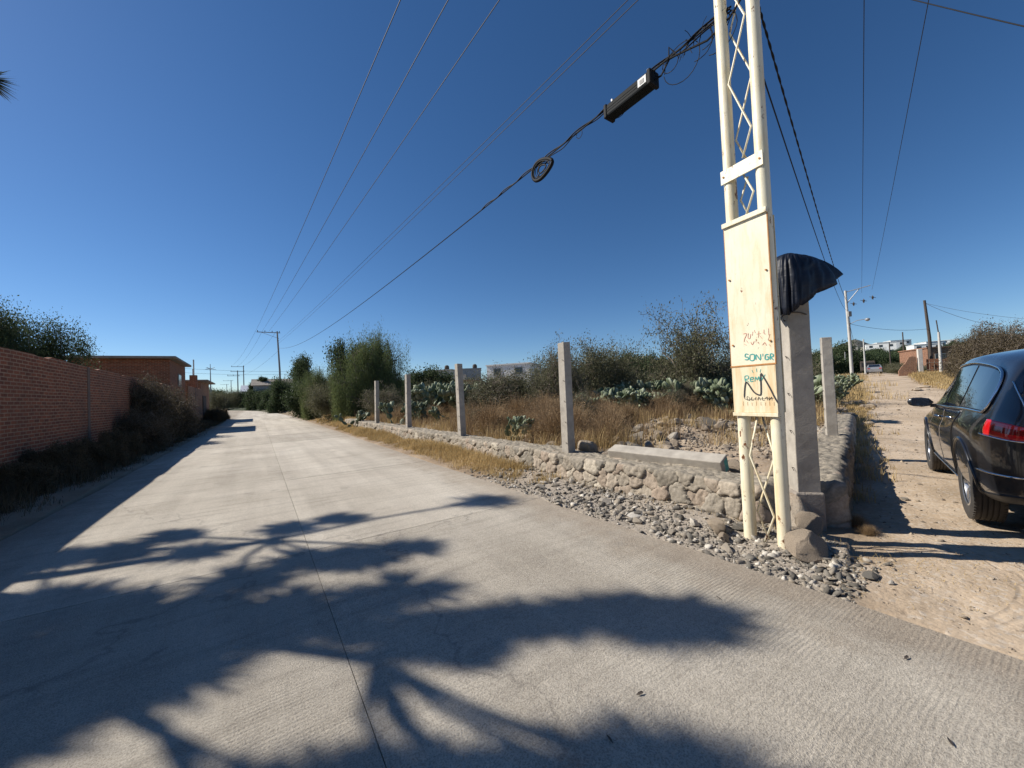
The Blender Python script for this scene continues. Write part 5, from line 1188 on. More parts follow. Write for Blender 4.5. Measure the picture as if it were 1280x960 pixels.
# ------------------------------------------------------------------ far buildings
def house(px, Y, ytop, w, d, rz, label, m='white', name='house', storeys=1, sink=1.5, roof='flat', cols=3, tank=False, g=None, roofm=None):
    g = on_ground(px, Y); H = P(px, ytop, Y)[2]-g[2]; e = empty(name, g, rz, label, 'house')
    b = MB(); b.box((0, 0, (H-sink)/2), (w, d, H+sink)); b.build('wall', m, e)
    if roof == 'flat':
        b = MB(); b.box((0, 0, H+.05), (w+.3, d+.3, .22)); r = b.build('roof', roofm or m, e)
    else:
        b = MB(); b.add([(-w/2-.4, -d/2-.4, H), (w/2+.4, -d/2-.4, H), (w/2+.4, d/2+.4, H), (-w/2-.4, d/2+.4, H), (-w/2-.4, 0, H+roof), (w/2+.4, 0, H+roof)], [(0, 1, 5, 4), (2, 3, 4, 5), (0, 4, 3), (1, 2, 5), (3, 2, 1, 0)]); r = b.build('roof', roofm or 'tin', e)
    if tank:
        b = MB(); b.lathe([(0, 0), (.55, 0), (.6, .5), (.55, 1.0), (.25, 1.25), (0, 1.27)], 12, (w*.2, 0, H+.16)); b.build('water_tank', 'wood', r, smooth=True)
    hs = H/storeys
    for s in range(storeys):
        for k in range(cols):
            x = -w/2+(k+.5)*w/cols; zz = hs*(s+.55); ww = min(1.4, w/cols*.45); hh = min(1.2, hs*.4)
            q = MB(); q.box((x, -d/2-.02, zz), (ww+.2, .08, hh+.2)); f = q.build('window', 'greyr', e); q = MB(); q.box((x, -d/2-.07, zz), (ww, .03, hh)); q.build('pane', 'winglass', f)
    return e
house(645, 75, 457, 8.5, 8, -.35, 'white two storey house behind the scrub, left of the nearest roadside post', storeys=2, cols=2)
house(553, 95, 464, 7, 7, -.1, 'pale house with a water tank between the second and third roadside posts', 'cream', storeys=2, cols=2, tank=True)
house(566, 85, 470, 6, 6, .1, 'low grey block house left of the third roadside post', 'greyr', cols=2)
house(590, 100, 462, 5, 6, .1, 'narrow grey building with a tank right of the third roadside post', 'greyr', cols=1, tank=True)
house(560, 60, 478, 9, 5, -.2, 'low orange brick building behind the cacti between the posts', 'brick2', cols=2)
house(515, 75, 477, 5, 5, -.2, 'small brick building right of the pepper tree', 'brick2', cols=1)
house(790, 85, 455, 8, 8, .3, 'white house with sloping parapet left of centre on the rise', cols=2)
house(818, 92, 452, 9, 8, -.1, 'white house with a long flat roof, right of the sloping one', cols=3)
house(850, 120, 452, 9, 8, .2, 'cream house behind the bare tree crown', 'cream', cols=2)
house(683, 110, 462, 7, 7, .2, 'brownish house right of the white two storey house', 'greyr', cols=2)
for i, (px, Y, yt, w, m, st, lab) in enumerate([(1101, 230, 430, 13, 'white', 2, 'white house on the hillside above the parked grey car'), (1112, 250, 428, 14, 'white', 2, 'white stepped house right of the one above the grey car'), (1122, 260, 426, 11, 'white', 2, 'tall white hillside house left of the thin dark pole'),
    (1090, 240, 434, 10, 'cream', 1, 'cream low house at the left end of the hillside row'), (1156, 170, 431, 9, 'white', 2, 'white house beside the tarred pole'), (1163, 180, 428, 7, 'white', 2, 'narrow white house touching the tarred pole'), (1045, 200, 438, 11, 'white', 1, 'white low house left of the pale lamp pole'),
    (1057, 210, 434, 9, 'cream', 1, 'cream house right behind the pale lamp pole'), (1187, 75, 435, 11, 'brick2', 1, 'orange brick house behind the wide thorn tree'), (1180, 240, 426, 10, 'white', 2, 'far white house above the orange brick house'), (960, 200, 448, 12, 'white', 1, 'white house behind the cream mast foot'), (1030, 190, 441, 10, 'white', 1, 'white house behind the shaded post top')]):
    house(px, Y, yt, w, 8, R(-40)+.2*(i % 3), lab, m, storeys=st, cols=3, sink=4)
house(336, 110, 489, 12, 8, .55, 'long house with a bright sheet metal roof behind the cypresses', 'greyr', roof=1.8, cols=3)
house(311, 150, 494, 9, 7, .55, 'low grey house behind the pair of power poles at the bend', 'greyr', roof=1.5, cols=2)
house(347, 80, 482, 8, 6, .55, 'house with an olive gabled roof left of the nearest power pole', 'greyr', roof=1.4, cols=2, roofm='footing')
# far mountain ridge
def ridge(name, pts, Yd, seed):
    vs = []; n = 160
    x0 = pts[0][0]; x1 = pts[-1][0]
    for i in range(n+1):
        px = x0+(x1-x0)*i/n; py = np.interp(px, [p[0] for p in pts], [p[1] for p in pts])
        for k, (dy, f_) in enumerate(((0, -.3), (.0, 0), (150, .55), (320, .9), (420, 1.0), (700, .5))):
            q = P(px, py, Yd+0); az = q[:2]/np.linalg.norm(q[:2]); z = max(q[2], 1)*f_*(1+.12*(vnoise(px, k*3., .08, seed)-.5)*2)
            if k < 2: z = -20 if k == 0 else 0
            p = q[:2]+az*(dy-420); vs.append((p[0], p[1], z))
    fs = [(i*6+k, (i+1)*6+k, (i+1)*6+k+1, i*6+k+1) for i in range(n) for k in range(5)]
    m_ = simple('hill_scrub', (.055, .065, .05), (.15, .13, .10), .02, .95, 0); b = MB(); b.add(vs, fs); o = b.build(name, m_, smooth=True); tag(o, kind='structure')
ridge('hills', [(940, 470), (990, 458), (1030, 441), (1052, 430), (1068, 425), (1085, 431), (1120, 440), (1180, 446), (1290, 450)], 1200, 3)

# ------------------------------------------------------------------ ruin beside the dirt road
q = on_ground(1150, 40); e = empty('ruined_wall', q, R(-28), 'broken orange brick wall with gaps right of the dirt road, behind the dry grass', 'wall')
def jag(x0, x1, hs, name, m, y=0, th=.18):
    b = MB(); n = len(hs)-1; vs = []
    for i, h in enumerate(hs):
        x = x0+(x1-x0)*i/n; vs += [(x, y, -.5), (x, y, h), (x, y+th, h), (x, y+th, -.5)]
    fs = []
    for i in range(n): a = 4*i; c = a+4; fs += [(a, c, c+1, a+1), (a+1, c+1, c+2, a+2), (a+2, c+2, c+3, a+3)]
    fs += [(0, 1, 2, 3), (4*n+3, 4*n+2, 4*n+1, 4*n)]; b.add(vs, fs); return b.build(name, m, e)
r_ = random.Random(4)
jag(-1.6, -.2, [.5, 1.0, 1.3, 1.9, 2.0, 1.9], 'brick_section', 'brick2'); jag(.6, 3.2, [1.6]*3+[1.5, 1.7, 1.2, 1.6], 'brick_section', 'brick')
jag(3.6, 9.5, [1.3+.5*r_.random() for _ in range(14)], 'brick_section', 'brick2')
b = MB(); b.box((.1, .05, 1.2), (.34, .34, 3.0)); b.build('pillar', 'palecon', e, bevel=.02)
b = MB()
for k in range(9):
    b.tube([(.7+.35*k, -.12, -.2), (.7+.35*k+.05, -.12, 1.4)], .03, 5)
for z in (.5, 1.2): b.tube([(.5, -.14, z), (3.7, -.14, z)], .03, 5)
b.build('stick_fence', 'twig', e)
for i in range(8):
    q = on_ground(random.uniform(1143, 1190), random.uniform(24, 30)); rock(BD[i % 5], 'boulder', q, (.35, .25, .14), (0, 0, i), label='pale stone in the dry grass right of the dirt road', group='pale stones right of the dirt road')

# ------------------------------------------------------------------ dog on the dirt road
def dog():
    g = on_ground(1056.5, 29); e = bpy.data.meshes.new('dog')
    J = [((0, 0, .42), .085), ((.18, 0, .43), .10), ((.30, 0, .44), .09), ((-.18, 0, .42), .075), ((-.26, 0, .43), .065), ((.40, 0, .52), .055), ((.47, 0, .60), .062), ((.56, 0, .58), .035), ((.62, 0, .57), .026),
         ((-.34, 0, .46), .02), ((-.44, 0, .56), .016), ((-.47, 0, .66), .012)]
    E_ = [(0, 1), (1, 2), (0, 3), (3, 4), (2, 5), (5, 6), (6, 7), (7, 8), (4, 9), (9, 10), (10, 11)]
    for s in (-1, 1):
        k = len(J); J += [((.28+.03*s, .07*s, .33), .045), ((.27+.05*s, .07*s, .18), .024), ((.28+.06*s, .07*s, .03), .019), ((.32+.06*s, .07*s, .015), .02)]; E_ += [(2, k), (k, k+1), (k+1, k+2), (k+2, k+3)]
        k = len(J); J += [((-.22, .07*s, .33), .055), ((-.17+.05*s, .07*s, .23), .034), ((-.28+.05*s, .07*s, .14), .02), ((-.25+.05*s, .07*s, .03), .017), ((-.21+.05*s, .07*s, .015), .019)]; E_ += [(4, k), (k, k+1), (k+1, k+2), (k+2, k+3), (k+3, k+4)]
        k = len(J); J += [((.46, .045*s, .66), .02), ((.455, .055*s, .71), .010)]; E_ += [(6, k), (k, k+1)]
    e.from_pydata([j[0] for j in J], E_, []); o = link('dog', e, simple('tan_fur', (.18, .12, .07), (.36, .27, .18), 9, .9, .3, 60, .01))
    md = o.modifiers.new('s', 'SKIN'); 
    for v, (p, r) in zip(e.skin_vertices[0].data if e.skin_vertices else [], J): v.radius = (r, r)
    if not e.skin_vertices:
        pass
    o.modifiers.new('u', 'SUBSURF').levels = 2; o.modifiers['u'].render_levels = 2
    o.location = tuple(g); o.rotation_euler = (0, 0, R(150)); tag(o, 'small tan dog standing on the dirt road near its left bank', 'dog')
    return o, J
dg, J = dog()
if not dg.data.skin_vertices:
    bm = bmesh.new(); bm.from_mesh(dg.data); lay = bm.verts.layers.skin.verify(); bm.verts.ensure_lookup_table()
    for v, (p, r) in zip(bm.verts, J): v[lay].radius = (r, r)
    bm.verts[0][lay].use_root = True; bm.to_mesh(dg.data); bm.free()

# small dark leaves lying on the road
for i, (px, py, a) in enumerate([(1133, 823, .4), (1188, 929, 1.1), (762, 925, 2), (800, 868, .3), (898, 748, 1.9)]):
    g = G(px, py, 0); b = MB(); L = .022; b.add([(-L, 0, .001), (-L*.3, .006, .006), (L*.6, .005, .008), (L, 0, .003), (L*.5, -.006, .002), (-L*.4, -.006, .001)], [(0, 1, 2, 3, 4, 5)], .3)
    o = b.build('fallen_leaf', 'wood'); o.modifiers.new('t', 'SOLIDIFY').thickness = .0015; o.location = (g[0], g[1], .003); o.rotation_euler = (0, 0, a); tag(o, 'small dark dead leaf lying on the concrete road', 'leaf', 'dead leaves on the road')
# ------------------------------------------------------------------ black car
def carmat(name, col, rough=.25, coat=1.0, metal=0.0, bmp=False):
    m, nt, b = newmat(name); v = objvec(nt)
    dust = ramp(nt, noise_node(nt, 1.5, 7, .7, v), [(.35, (0, 0, 0)), (.75, (1, 1, 1))])
    nt.links.new(mixc(nt, math_(nt, 'MULTIPLY', dust,   .035), col, (.25, .20, .15)), b.inputs['Base Color'])
    nt.links.new(math_(nt, 'ADD', math_(nt, 'MULTIPLY', dust, .15), rough), b.inputs['Roughness']); b.inputs['Coat Weight'].default_value = coat; b.inputs['Coat Roughness'].default_value = .04; b.inputs['Metallic'].default_value = metal; return m
MT['carpaint'] = carmat('black_car_paint', (.006, .007, .010), .3)
MT['carglass'] = simple('tinted_car_glass', (.012, .018, .03), rough=.03, bmp=0, spec=.8, coat=.6)
MT['chrome'] = simple('chrome_trim', (.75, .75, .76), rough=.12, bmp=0, metal=1)
MT['alloy'] = simple('silver_alloy', (.62, .63, .65), rough=.25, bmp=0, metal=.9)
MT['rubber'] = simple('dusty_tyre_rubber', (.022, .021, .020), (.06, .052, .045), 6, .85, .2, 60, .004)
MT['blacktrim'] = simple('black_plastic_trim', (.012, .012, .013), rough=.45, bmp=0)
MT['redlens'] = simple('red_tail_lens', (.55, .008, .012), rough=.06, bmp=0, coat=1)
MT['darkred'] = simple('dark_red_lens', (.20, .004, .006), rough=.08, bmp=0, coat=1)
MT['clearlens'] = simple('clear_headlamp_lens', (.5, .52, .55), rough=.06, bmp=0, coat=1)
MT['wellblack'] = simple('dark_wheel_well', (.01, .01, .01), rough=.95, bmp=0)  # even near-black for the wheel openings and wheel backs
def interp(xs, ys, x):
    """monotone-ish smooth interpolation (Catmull-Rom on uneven knots)"""
    xs = np.array(xs, float); ys = np.array(ys, float); m = np.zeros(len(xs)); d = np.diff(ys)/np.diff(xs)
    m[1:-1] = [0 if a*b_ <= 0 else 2*a*b_/(a+b_) for a, b_ in zip(d[:-1], d[1:])]; m[0] = d[0]; m[-1] = d[-1]
    x = np.clip(x, xs[0], xs[-1]); i = np.clip(np.searchsorted(xs, x, side='right')-1, 0, len(xs)-2); h = xs[i+1]-xs[i]; t = (x-xs[i])/h
    return (1+2*t)*(1-t)**2*ys[i]+t*(1-t)**2*h*m[i]+t*t*(3-2*t)*ys[i+1]+t*t*(t-1)*h*m[i+1]
CL = 5.12
XK = [0, .05, .14, .35, .8, 1.5, 2.6, 3.4, 4.2, 4.75, 5.02, 5.12]
WK = [.70, .80, .87, .945, .985, 1.0, 1.0, .995, .975, .90, .76, .62]          # half width at the widest line
def Wd(x): return interp(XK, WK, x)
LN = [  # (y as function, z as function) for each line from the floor centre to the roof centre
    (lambda x: 0*x, lambda x: .30+0*x),
    (lambda x: Wd(x)*.86, lambda x: interp([0, .6, 1.6, 4.2, 4.8, 5.12], [.42, .32, .28, .28, .28, .34], x)),
    (lambda x: Wd(x)*.955, lambda x: interp([0, .6, 1.6, 4.2, 4.8, 5.12], [.48, .40, .36, .36, .36, .40], x)),
    (lambda x: Wd(x)*.995, lambda x: interp([0, 5.12], [.66, .60], x)),
    (lambda x: Wd(x)*1.0, lambda x: interp([0, 1, 2.4, 3.4, 4.4, 5.12], [.84, .92, .84, .82, .84, .72], x)),
    (lambda x: Wd(x)*interp([0, .5, 1.2, 2.2, 3.4, 4.4, 5.12], [.985, .975, .985, .968, .965, .95, .93], x), lambda x: interp([0, .3, 1.1, 2.2, 3.4, 4.2, 4.8, 5.12], [1.0, 1.03, 1.03, .95, .93, .93, .86, .76], x)),
    (lambda x: Wd(x)*interp([0, .4, 1.2, 2.6, 3.5, 4.2, 4.8, 5.12], [.955, .935, .93, .93, .925, .88, .86, .85], x), lambda x: interp([0, .1, .35, .9, 2.2, 3.4, 4.0, 4.7, 5.02, 5.12], [1.07, 1.12, 1.16, 1.16, 1.12, 1.09, 1.05, .95, .85, .78], x)),
    (lambda x: interp([0, .1, .3, .6, 1.2, 2.2, 2.9, 3.4, 3.9, 4.4, 4.8, 5.12], [.66, .73, .745, .73, .735, .74, .73, .76, .80, .76, .70, .48], x), lambda x: interp([0, .06, .2, .38, .6, 1.1, 1.8, 2.5, 3.0, 3.45, 3.85, 4.3, 4.8, 5.12], [1.09, 1.16, 1.34, 1.50, 1.575, 1.645, 1.685, 1.665, 1.56, 1.36, 1.12, 1.03, .95, .80], x)),
    (lambda x: interp([0, .2, .6, 2.2, 3.4, 3.9, 4.8, 5.12], [.58, .64, .62, .63, .66, .70, .60, .42], x), lambda x: interp([0, .06, .2, .34, .55, 1.1, 1.8, 2.5, 3.0, 3.45, 3.85, 4.3, 4.8, 5.12], [1.10, 1.18, 1.40, 1.60, 1.68, 1.745, 1.77, 1.745, 1.625, 1.42, 1.15, 1.06, .97, .82], x)),
    (lambda x: interp([0, .2, 2.2, 3.9, 5.12], [.32, .36, .36, .40, .25], x), lambda x: interp([0, .06, .2, .32, .50, 1.1, 1.8, 2.5, 3.0, 3.45, 3.85, 4.3, 4.8, 5.12], [1.11, 1.19, 1.43, 1.64, 1.72, 1.79, 1.81, 1.785, 1.66, 1.45, 1.165, 1.085, .99, .83], x)),
    (lambda x: 0*x, lambda x: interp([0, .06, .2, .30, .46, 1.1, 1.8, 2.5, 3.0, 3.45, 3.85, 4.3, 4.8, 5.12], [1.115, 1.20, 1.44, 1.65, 1.735, 1.80, 1.825, 1.80, 1.675, 1.465, 1.17, 1.09, .995, .835], x))]
NL = len(LN)
_gx = np.linspace(0, CL, 1025); TB = np.stack([np.stack([np.broadcast_to(a(_gx), _gx.shape), np.broadcast_to(b_(_gx), _gx.shape)], -1) for a, b_ in LN], 1)
def section(x, q):
    """point on the left half of the body skin; q in [0, NL-1] runs floor centre -> roof centre"""
    g = min(max(x, 0), CL)/CL*1024; k = min(int(g), 1023); g -= k; P_ = TB[k]*(1-g)+TB[k+1]*g; P_ = P_.tolist(); i = min(int(q), NL-2); t = q-i
    p0 = P_[max(i-1, 0)] if i > 0 else (-P_[1][0], P_[1][1]); p1, p2 = P_[i], P_[i+1]; p3 = P_[i+2] if i+2 < NL else (-P_[-2][0], P_[-2][1])
    tn = .75 if i not in (0, 1, 6) else .35
    def h(a, b_, c, d): m1, m2 = (c-a)*.5*tn, (d-b_)*.5*tn; return (2*t**3-3*t*t+1)*b_+(t**3-2*t*t+t)*m1+(-2*t**3+3*t*t)*c+(t**3-t*t)*m2
    return h(p0[0], p1[0], p2[0], p3[0]), h(p0[1], p1[1], p2[1], p3[1])
def skin(x, q, side=1, off=0.0):
    y, z = section(x, q); e = .01
    if off:
        ya, za = section(x, max(q-e, 0)); yb, zb = section(x, min(q+e, NL-1)); xa = max(x-.02, 0); xb = min(x+.02, CL); y0, z0 = section(xa, q); y1, z1 = section(xb, q)
        tv = Vector((0, yb-ya, zb-za)); tu = Vector((xb-xa, y1-y0, z1-z0)); n = tu.cross(tv)
        if n.length > 1e-9: n.normalize()
        if n.dot(Vector((0, y, z-.9))) < 0: n = -n
        return (x+n.x*off, side*(y+n.y*off), z+n.z*off)
    return (x, side*y, z)
def car():
    o3 = np.array([4.88, 2.76, 0.0]); gz_ = .0
    e = empty('car', (o3[0], o3[1], .01), math.atan2(V[1], V[0]), 'glossy black SUV with red tail light parked on the dirt road at the right', 'car')
    xs = sorted(set(list(np.linspace(0, .6, 22))+list(np.linspace(.6, 4.6, 70))+list(np.linspace(4.6, CL, 16)))); qs = []
    for i in range(NL-1): qs += list(np.linspace(i, i+1, 5)[:-1])
    qs += [NL-1.]
    ring = [(1, q) for q in qs]+[(-1, q) for q in qs[-2:0:-1]]; n = len(ring); vs = [skin(x, q, s) for x in xs for s, q in ring]; m = len(xs)
    fs = [(i*n+k, (i+1)*n+k, (i+1)*n+(k+1) % n, i*n+(k+1) % n) for i in range(m-1) for k in range(n)]
    # rear and front closing faces bulge slightly through inner rings
    def close(i0, x, sgn, rev):
        nonlocal vs, fs
        base = list(range(i0, i0+n)); cur = base
        for k_, (f_, dx) in enumerate(((.93, .022), (.75, .035), (.4, .045))):
            st = len(vs); zc = .72
            for j in base: p = vs[j]; vs.append((x+sgn*dx, p[1]*f_, zc+(p[2]-zc)*f_))
            for k in range(n):
                q = (cur[k], cur[(k+1) % n], st+(k+1) % n, st+k); fs.append(q if not rev else q[::-1])
            cur = list(range(st, st+n))
        fs.append(tuple(cur) if not rev else tuple(cur[::-1]))
    close(0, 0, -1, False); close((m-1)*n, CL, 1, True)
    me = bpy.data.meshes.new('body'); me.from_pydata([tuple(v) for v in vs], [], fs)
    bm = bmesh.new(); bm.from_mesh(me); bmesh.ops.remove_doubles(bm, verts=bm.verts, dist=1e-5); bmesh.ops.recalc_face_normals(bm, faces=bm.faces); bm.to_mesh(me); bm.free()
    body = link('body', me, 'carpaint', e); me.materials.append(MT['wellblack'])
    # wheel openings cut out of the shell
    cutm = MB(); WX = (1.10, 4.12); wr = .455
    for wx in WX:
        for s in (-1, 1):
            k = 40; vv = []
            for y in (s*.60, s*1.3):
                for i in range(k): a = 2*PI*i/k; vv.append((wx+wr*math.cos(a), y, .40+wr*math.sin(a)*(1.0)))
            ff = [(i, (i+1) % k, k+(i+1) % k, k+i) for i in range(k)]+[tuple(range(k-1, -1, -1)), tuple(range(k, 2*k))]
            if s < 0: ff = [f[::-1] for f in ff]
            cutm.add(vv, ff)
    cut = cutm.build('cutter', 'wellblack')
    md = body.modifiers.new('b', 'BOOLEAN'); md.object = cut; md.operation = 'DIFFERENCE'; md.solver = 'EXACT'
    dg_ = bpy.context.evaluated_depsgraph_get(); dg_.update(); nm = bpy.data.meshes.new_from_object(body.evaluated_get(dg_)); body.modifiers.clear(); body.data = nm; bpy.data.objects.remove(cut)
    nm.polygons.foreach_set('use_smooth', np.ones(len(nm.polygons), bool)); nm.set_sharp_from_angle(angle=R(32))
    def patch(name, m, xr, qr, side, off, nx=16, nq=8, parent=e, xs_of=None, th=0):
        """piece of skin; xs_of(v) gives the x limits for relative height v in 0..1"""
        b = MB(); vv = []
        for j in range(nq+1):
            v = j/nq; q = qr[0]+(qr[1]-qr[0])*v; a, c = xs_of(v) if xs_of else xr
            for i in range(nx+1): vv.append(skin(a+(c-a)*i/nx, q, side, off))
        ff = [(j*(nx+1)+i, j*(nx+1)+i+1, (j+1)*(nx+1)+i+1, (j+1)*(nx+1)+i) for j in range(nq) for i in range(nx)]
        if side > 0: ff = [f[::-1] for f in ff]
        b.add(vv, ff); o = b.build(name, m, parent, smooth=True)
        if th: s = o.modifiers.new('t', 'SOLIDIFY'); s.thickness = th; s.offset = -1
        return o
    QB, QT = 6.08, 6.92
    for s in (1, -1):
        # doors between wheel arches, slightly proud skins leave real shut lines
        fd = patch('front_door', 'carpaint', (2.42, 3.42), (2.1, 5.98), s, .006, 24, 18, xs_of=lambda v: (2.44, 3.40-.02*v), th=.012)
        rd = patch('rear_door', 'carpaint', (1.4, 2.4), (2.1, 5.98), s, .006, 24, 18, xs_of=lambda v: (1.62-.30*v**1.5, 2.425), th=.012)
        for d, hx in ((fd, 2.62), (rd, 1.58)):
            h = MB(); pts = [skin(hx+t, 5.35, s, .014+.03*math.sin(PI*i/6)) for i, t in enumerate(np.linspace(0, .24, 7))]; h.tube(pts, [.010, .014, .014, .014, .014, .014, .010], 8); h.build('handle', 'chrome', d, smooth=True)
        # dark window band, then panes
        dlo = lambda v: (.46+.30*(1-math.sqrt(max(0, 1-(abs(v-.42)/.60)**3))), 3.66-.98*v**1.15)
        band = patch('window_frame', 'blacktrim', None, (QB, QT), s, .004, 60, 14, xs_of=dlo)
        def pane(x0, x1, nm):
            def lim(v):
                a, c = dlo(v); return (max(a+.035, x0 if x0 is not None else -9), min(c-.05, x1 if x1 is not None else 99))
            q = patch(nm, 'carglass', None, (QB+.05, QT-.06), s, .009, 26, 12, xs_of=lim); return q
        pane(2.52, None, 'front_window'); pane(1.50, 2.44, 'rear_window'); pane(None, 1.43, 'quarter_window')
        # chrome line round the glass
        pts = [skin(*((dlo(v)[1]-.01, QB+(QT-QB)*v)), s, .012) for v in np.linspace(0, 1, 14)][::-1]
        bot = [skin(x, QB-.02, s, .012) for x in np.linspace(dlo(0)[1], dlo(0)[0], 40)]; end = [skin(dlo(v)[0]-.006, QB+(QT-QB)*v, s, .012) for v in np.linspace(0, 1, 20)]; top = [skin(x, QT+.03, s, .012) for x in np.linspace(dlo(1)[0], dlo(1)[1], 40)]
        c = MB(); c.tube(bot+end[1:]+top[1:], .013, 6); c.build('chrome_trim', 'chrome', e, smooth=True)
        # tail light wraps the corner
        def tl(v): return (.004, .42-.10*v-.10*(1-v)**2)
        t_ = patch('tail_light', 'redlens', None, (4.62, 5.72), s, .016, 20, 10, xs_of=tl, th=.02)
        b = MB(); z0, z1 = section(.01, 4.62)[1], section(.01, 5.72)[1]; y1 = section(.01, 5)[0]
        b.box((-.022, s*(y1-.16), (z0+z1)/2), (.05, .36, (z1-z0)*.98)); b.build('lens', 'darkred', t_, bevel=.015)
        patch('lens_strip', 'darkred', None, (4.95, 5.35), s, .0185, 14, 4, parent=t_, xs_of=lambda v: (.03, .22))
        c = MB(); c.tube([skin(x, 4.60, s, .016) for x in np.linspace(.40, .01, 16)]+[(-.045, s*(y1-.30), z0)], .007, 6); c.build('chrome_trim', 'chrome', e, smooth=True)
        # rear reflector/bumper line and lower trim
        c = MB(); c.tube([skin(x, 2.85, s, .008) for x in np.linspace(.55, .01, 12)]+[(-.035, s*.45, section(.01, 2.85)[1]), (-.045, 0, section(.01, 2.85)[1])], .008, 6); c.build('bumper_trim', 'chrome', e, smooth=True)
        patch('sill', 'blacktrim', (1.56, 3.66), (1.05, 1.95), s, .012, 30, 4, th=.01)
        c = MB(); c.tube([skin(x, 2.0, s, .012) for x in np.linspace(1.56, 3.66, 24)], .008, 6); c.build('sill_trim', 'chrome', e, smooth=True)
        patch('bumper_skirt', 'blacktrim', (.02, .62), (1.02, 2.0), s, .006, 14, 4, th=.01)
        # headlight, fog area
        patch('headlight', 'clearlens', None, (5.0, 6.3), s, .008, 12, 8, xs_of=lambda v: (4.45+.15*(1-v), 5.0), th=.01)
        # mirror
        m_ = MB(); bx, by, bz = 3.30, s*.95, 1.13
        pr = [(0, .0), (.05, .062), (.13, .078), (.22, .072), (.27, .045), (.285, .0)]
        vv = []; k = 14
        for d_, r_ in pr:
            for i in range(k): a = 2*PI*i/k; vv.append((bx+.055*math.cos(a)*(1 if math.cos(a) > 0 else .35)*r_/.078*1.5, by+s*(d_-.0), bz+.02+r_*.95*math.sin(a)+.03*d_))
        ff = [(i*k+j, i*k+(j+1) % k, (i+1)*k+(j+1) % k, (i+1)*k+j) for i in range(len(pr)-1) for j in range(k)]; m_.add(vv, ff if s < 0 else [f[::-1] for f in ff]); m_.box((bx+.02, by-s*.02, bz-.03), (.06, .12, .05))
        mo = m_.build('mirror', 'carpaint', e, smooth=True, sharp=50)
        g_ = MB(); g_.box((bx-.034, by+s*.145, bz+.025), (.006, .19, .115)); g_.build('mirror_glass', 'carglass', mo, bevel=.02)
        # arch lips
        for wx in WX:
            c = MB(); pts = []
            for i in range(33):
                a = -.12+(PI+.24)*i/32; x = wx+wr*1.0*math.cos(a); z = .40+wr*math.sin(a)
                # find skin y at that height
                lo, hi = 1.0, 5.6
                for _ in range(18):
                    mid = (lo+hi)/2
                    if section(x, mid)[1] < z: lo = mid
                    else: hi = mid
                pts.append((x, s*(section(x, lo)[0]+.004), z))
            c.tube(pts, .014, 6); c.build('arch_lip', 'carpaint', e, smooth=True)
    # rear screen, windscreen, spoiler, rails
    def across(name, m, x0, x1, q0, off, parent=e, nq=24):
        b = MB(); vv = []; nx = 12; qs_ = np.concatenate([np.linspace(q0, NL-1, nq//2+1)]); cols = [(1, q) for q in qs_]+[(-1, q) for q in qs_[-2::-1]]
        for s, q in cols:
            tq = (q-q0)/(NL-1-q0); a = x0+(1-tq)**3*.10*(1 if x0 > 1 else 0); 
            for i in range(nx+1): vv.append(skin(a+(x1-a)*i/nx, q, s, off))
        ff = [(j*(nx+1)+i, j*(nx+1)+i+1, (j+1)*(nx+1)+i+1, (j+1)*(nx+1)+i) for j in range(len(cols)-1) for i in range(nx)]
        b.add(vv, ff); return b.build(name, m, parent, smooth=True)
    across('windshield', 'carglass', 2.98, 3.80, 7.25, .008)
    rw = across('rear_windscreen', 'carglass', .045, .29, 7.15, .010)
    c = MB(); c.tube([skin(x, 7.12, 1, .014) for x in np.linspace(.03, .30, 8)], .007, 6); c.tube([skin(x, 7.12, -1, .014) for x in np.linspace(.03, .30, 8)], .007, 6); c.tube([skin(.035, q, 1, .014) for q in np.linspace(7.12, 10, 14)]+[skin(.035, q, -1, .014) for q in np.linspace(10, 7.12, 14)], .007, 6); c.build('chrome_trim', 'chrome', e, smooth=True)
    b = MB(); b.box((.31, 0, 1.70), (.30, 1.16, .035)); b.build('spoiler', 'carpaint', e, bevel=.015)
    for s in (1, -1):
        pass
    b = MB(); b.box((-.052, 0, .78), (.02, .34, .17)); b.build('licence_plate', 'white', e, bevel=.006)
    b = MB(); b.box((CL+.03, 0, .62), (.05, .95, .30)); b.build('grille', 'chrome', e, bevel=.02)
    b = MB(); b.tube([(-.05, .45, .33), (.25, .45, .34)], .035, 12); b.tube([(-.05, -.45, .33), (.25, -.45, .34)], .035, 12); b.build('exhaust', 'chrome', e)
    # one wheel, copied
    def wheel():
        w = empty('wheel', (0, 0, 0)); w.parent = e; Rt = .392; t = MB(); pr = [(.245, -.105), (.30, -.118), (.36, -.120), (.384, -.105), (Rt, -.085)]
        for g_ in (-.055, -.018, .018, .055): pr += [(Rt, g_-.006), (Rt-.010, g_-.005), (Rt-.010, g_+.005), (Rt, g_+.006)]
        pr += [(Rt, .085), (.384, .105), (.36, .120), (.30, .118), (.245, .105)]; t.lathe(pr, 48, axis='y'); 
        # side blocks of the tread
        for k in range(60):
            a = 2*PI*k/60
            for sd in (-1, 1): t.box((.386*math.cos(a), sd*.098, .386*math.sin(a)), (.014, .022, .022), M=Matrix.Rotation(-a, 3, 'Y'))
        t.build('tyre', 'rubber', w, smooth=True, sharp=35)
        r = MB(); r.lathe([(.246, -.10), (.235, -.09), (.225, -.05), (.222, .06), (.234, .094), (.252, .100), (.256, .108), (.246, .112), (.232, .104)], 40, axis='y'); rim = r.build('rim', 'alloy', w, smooth=True, sharp=40)
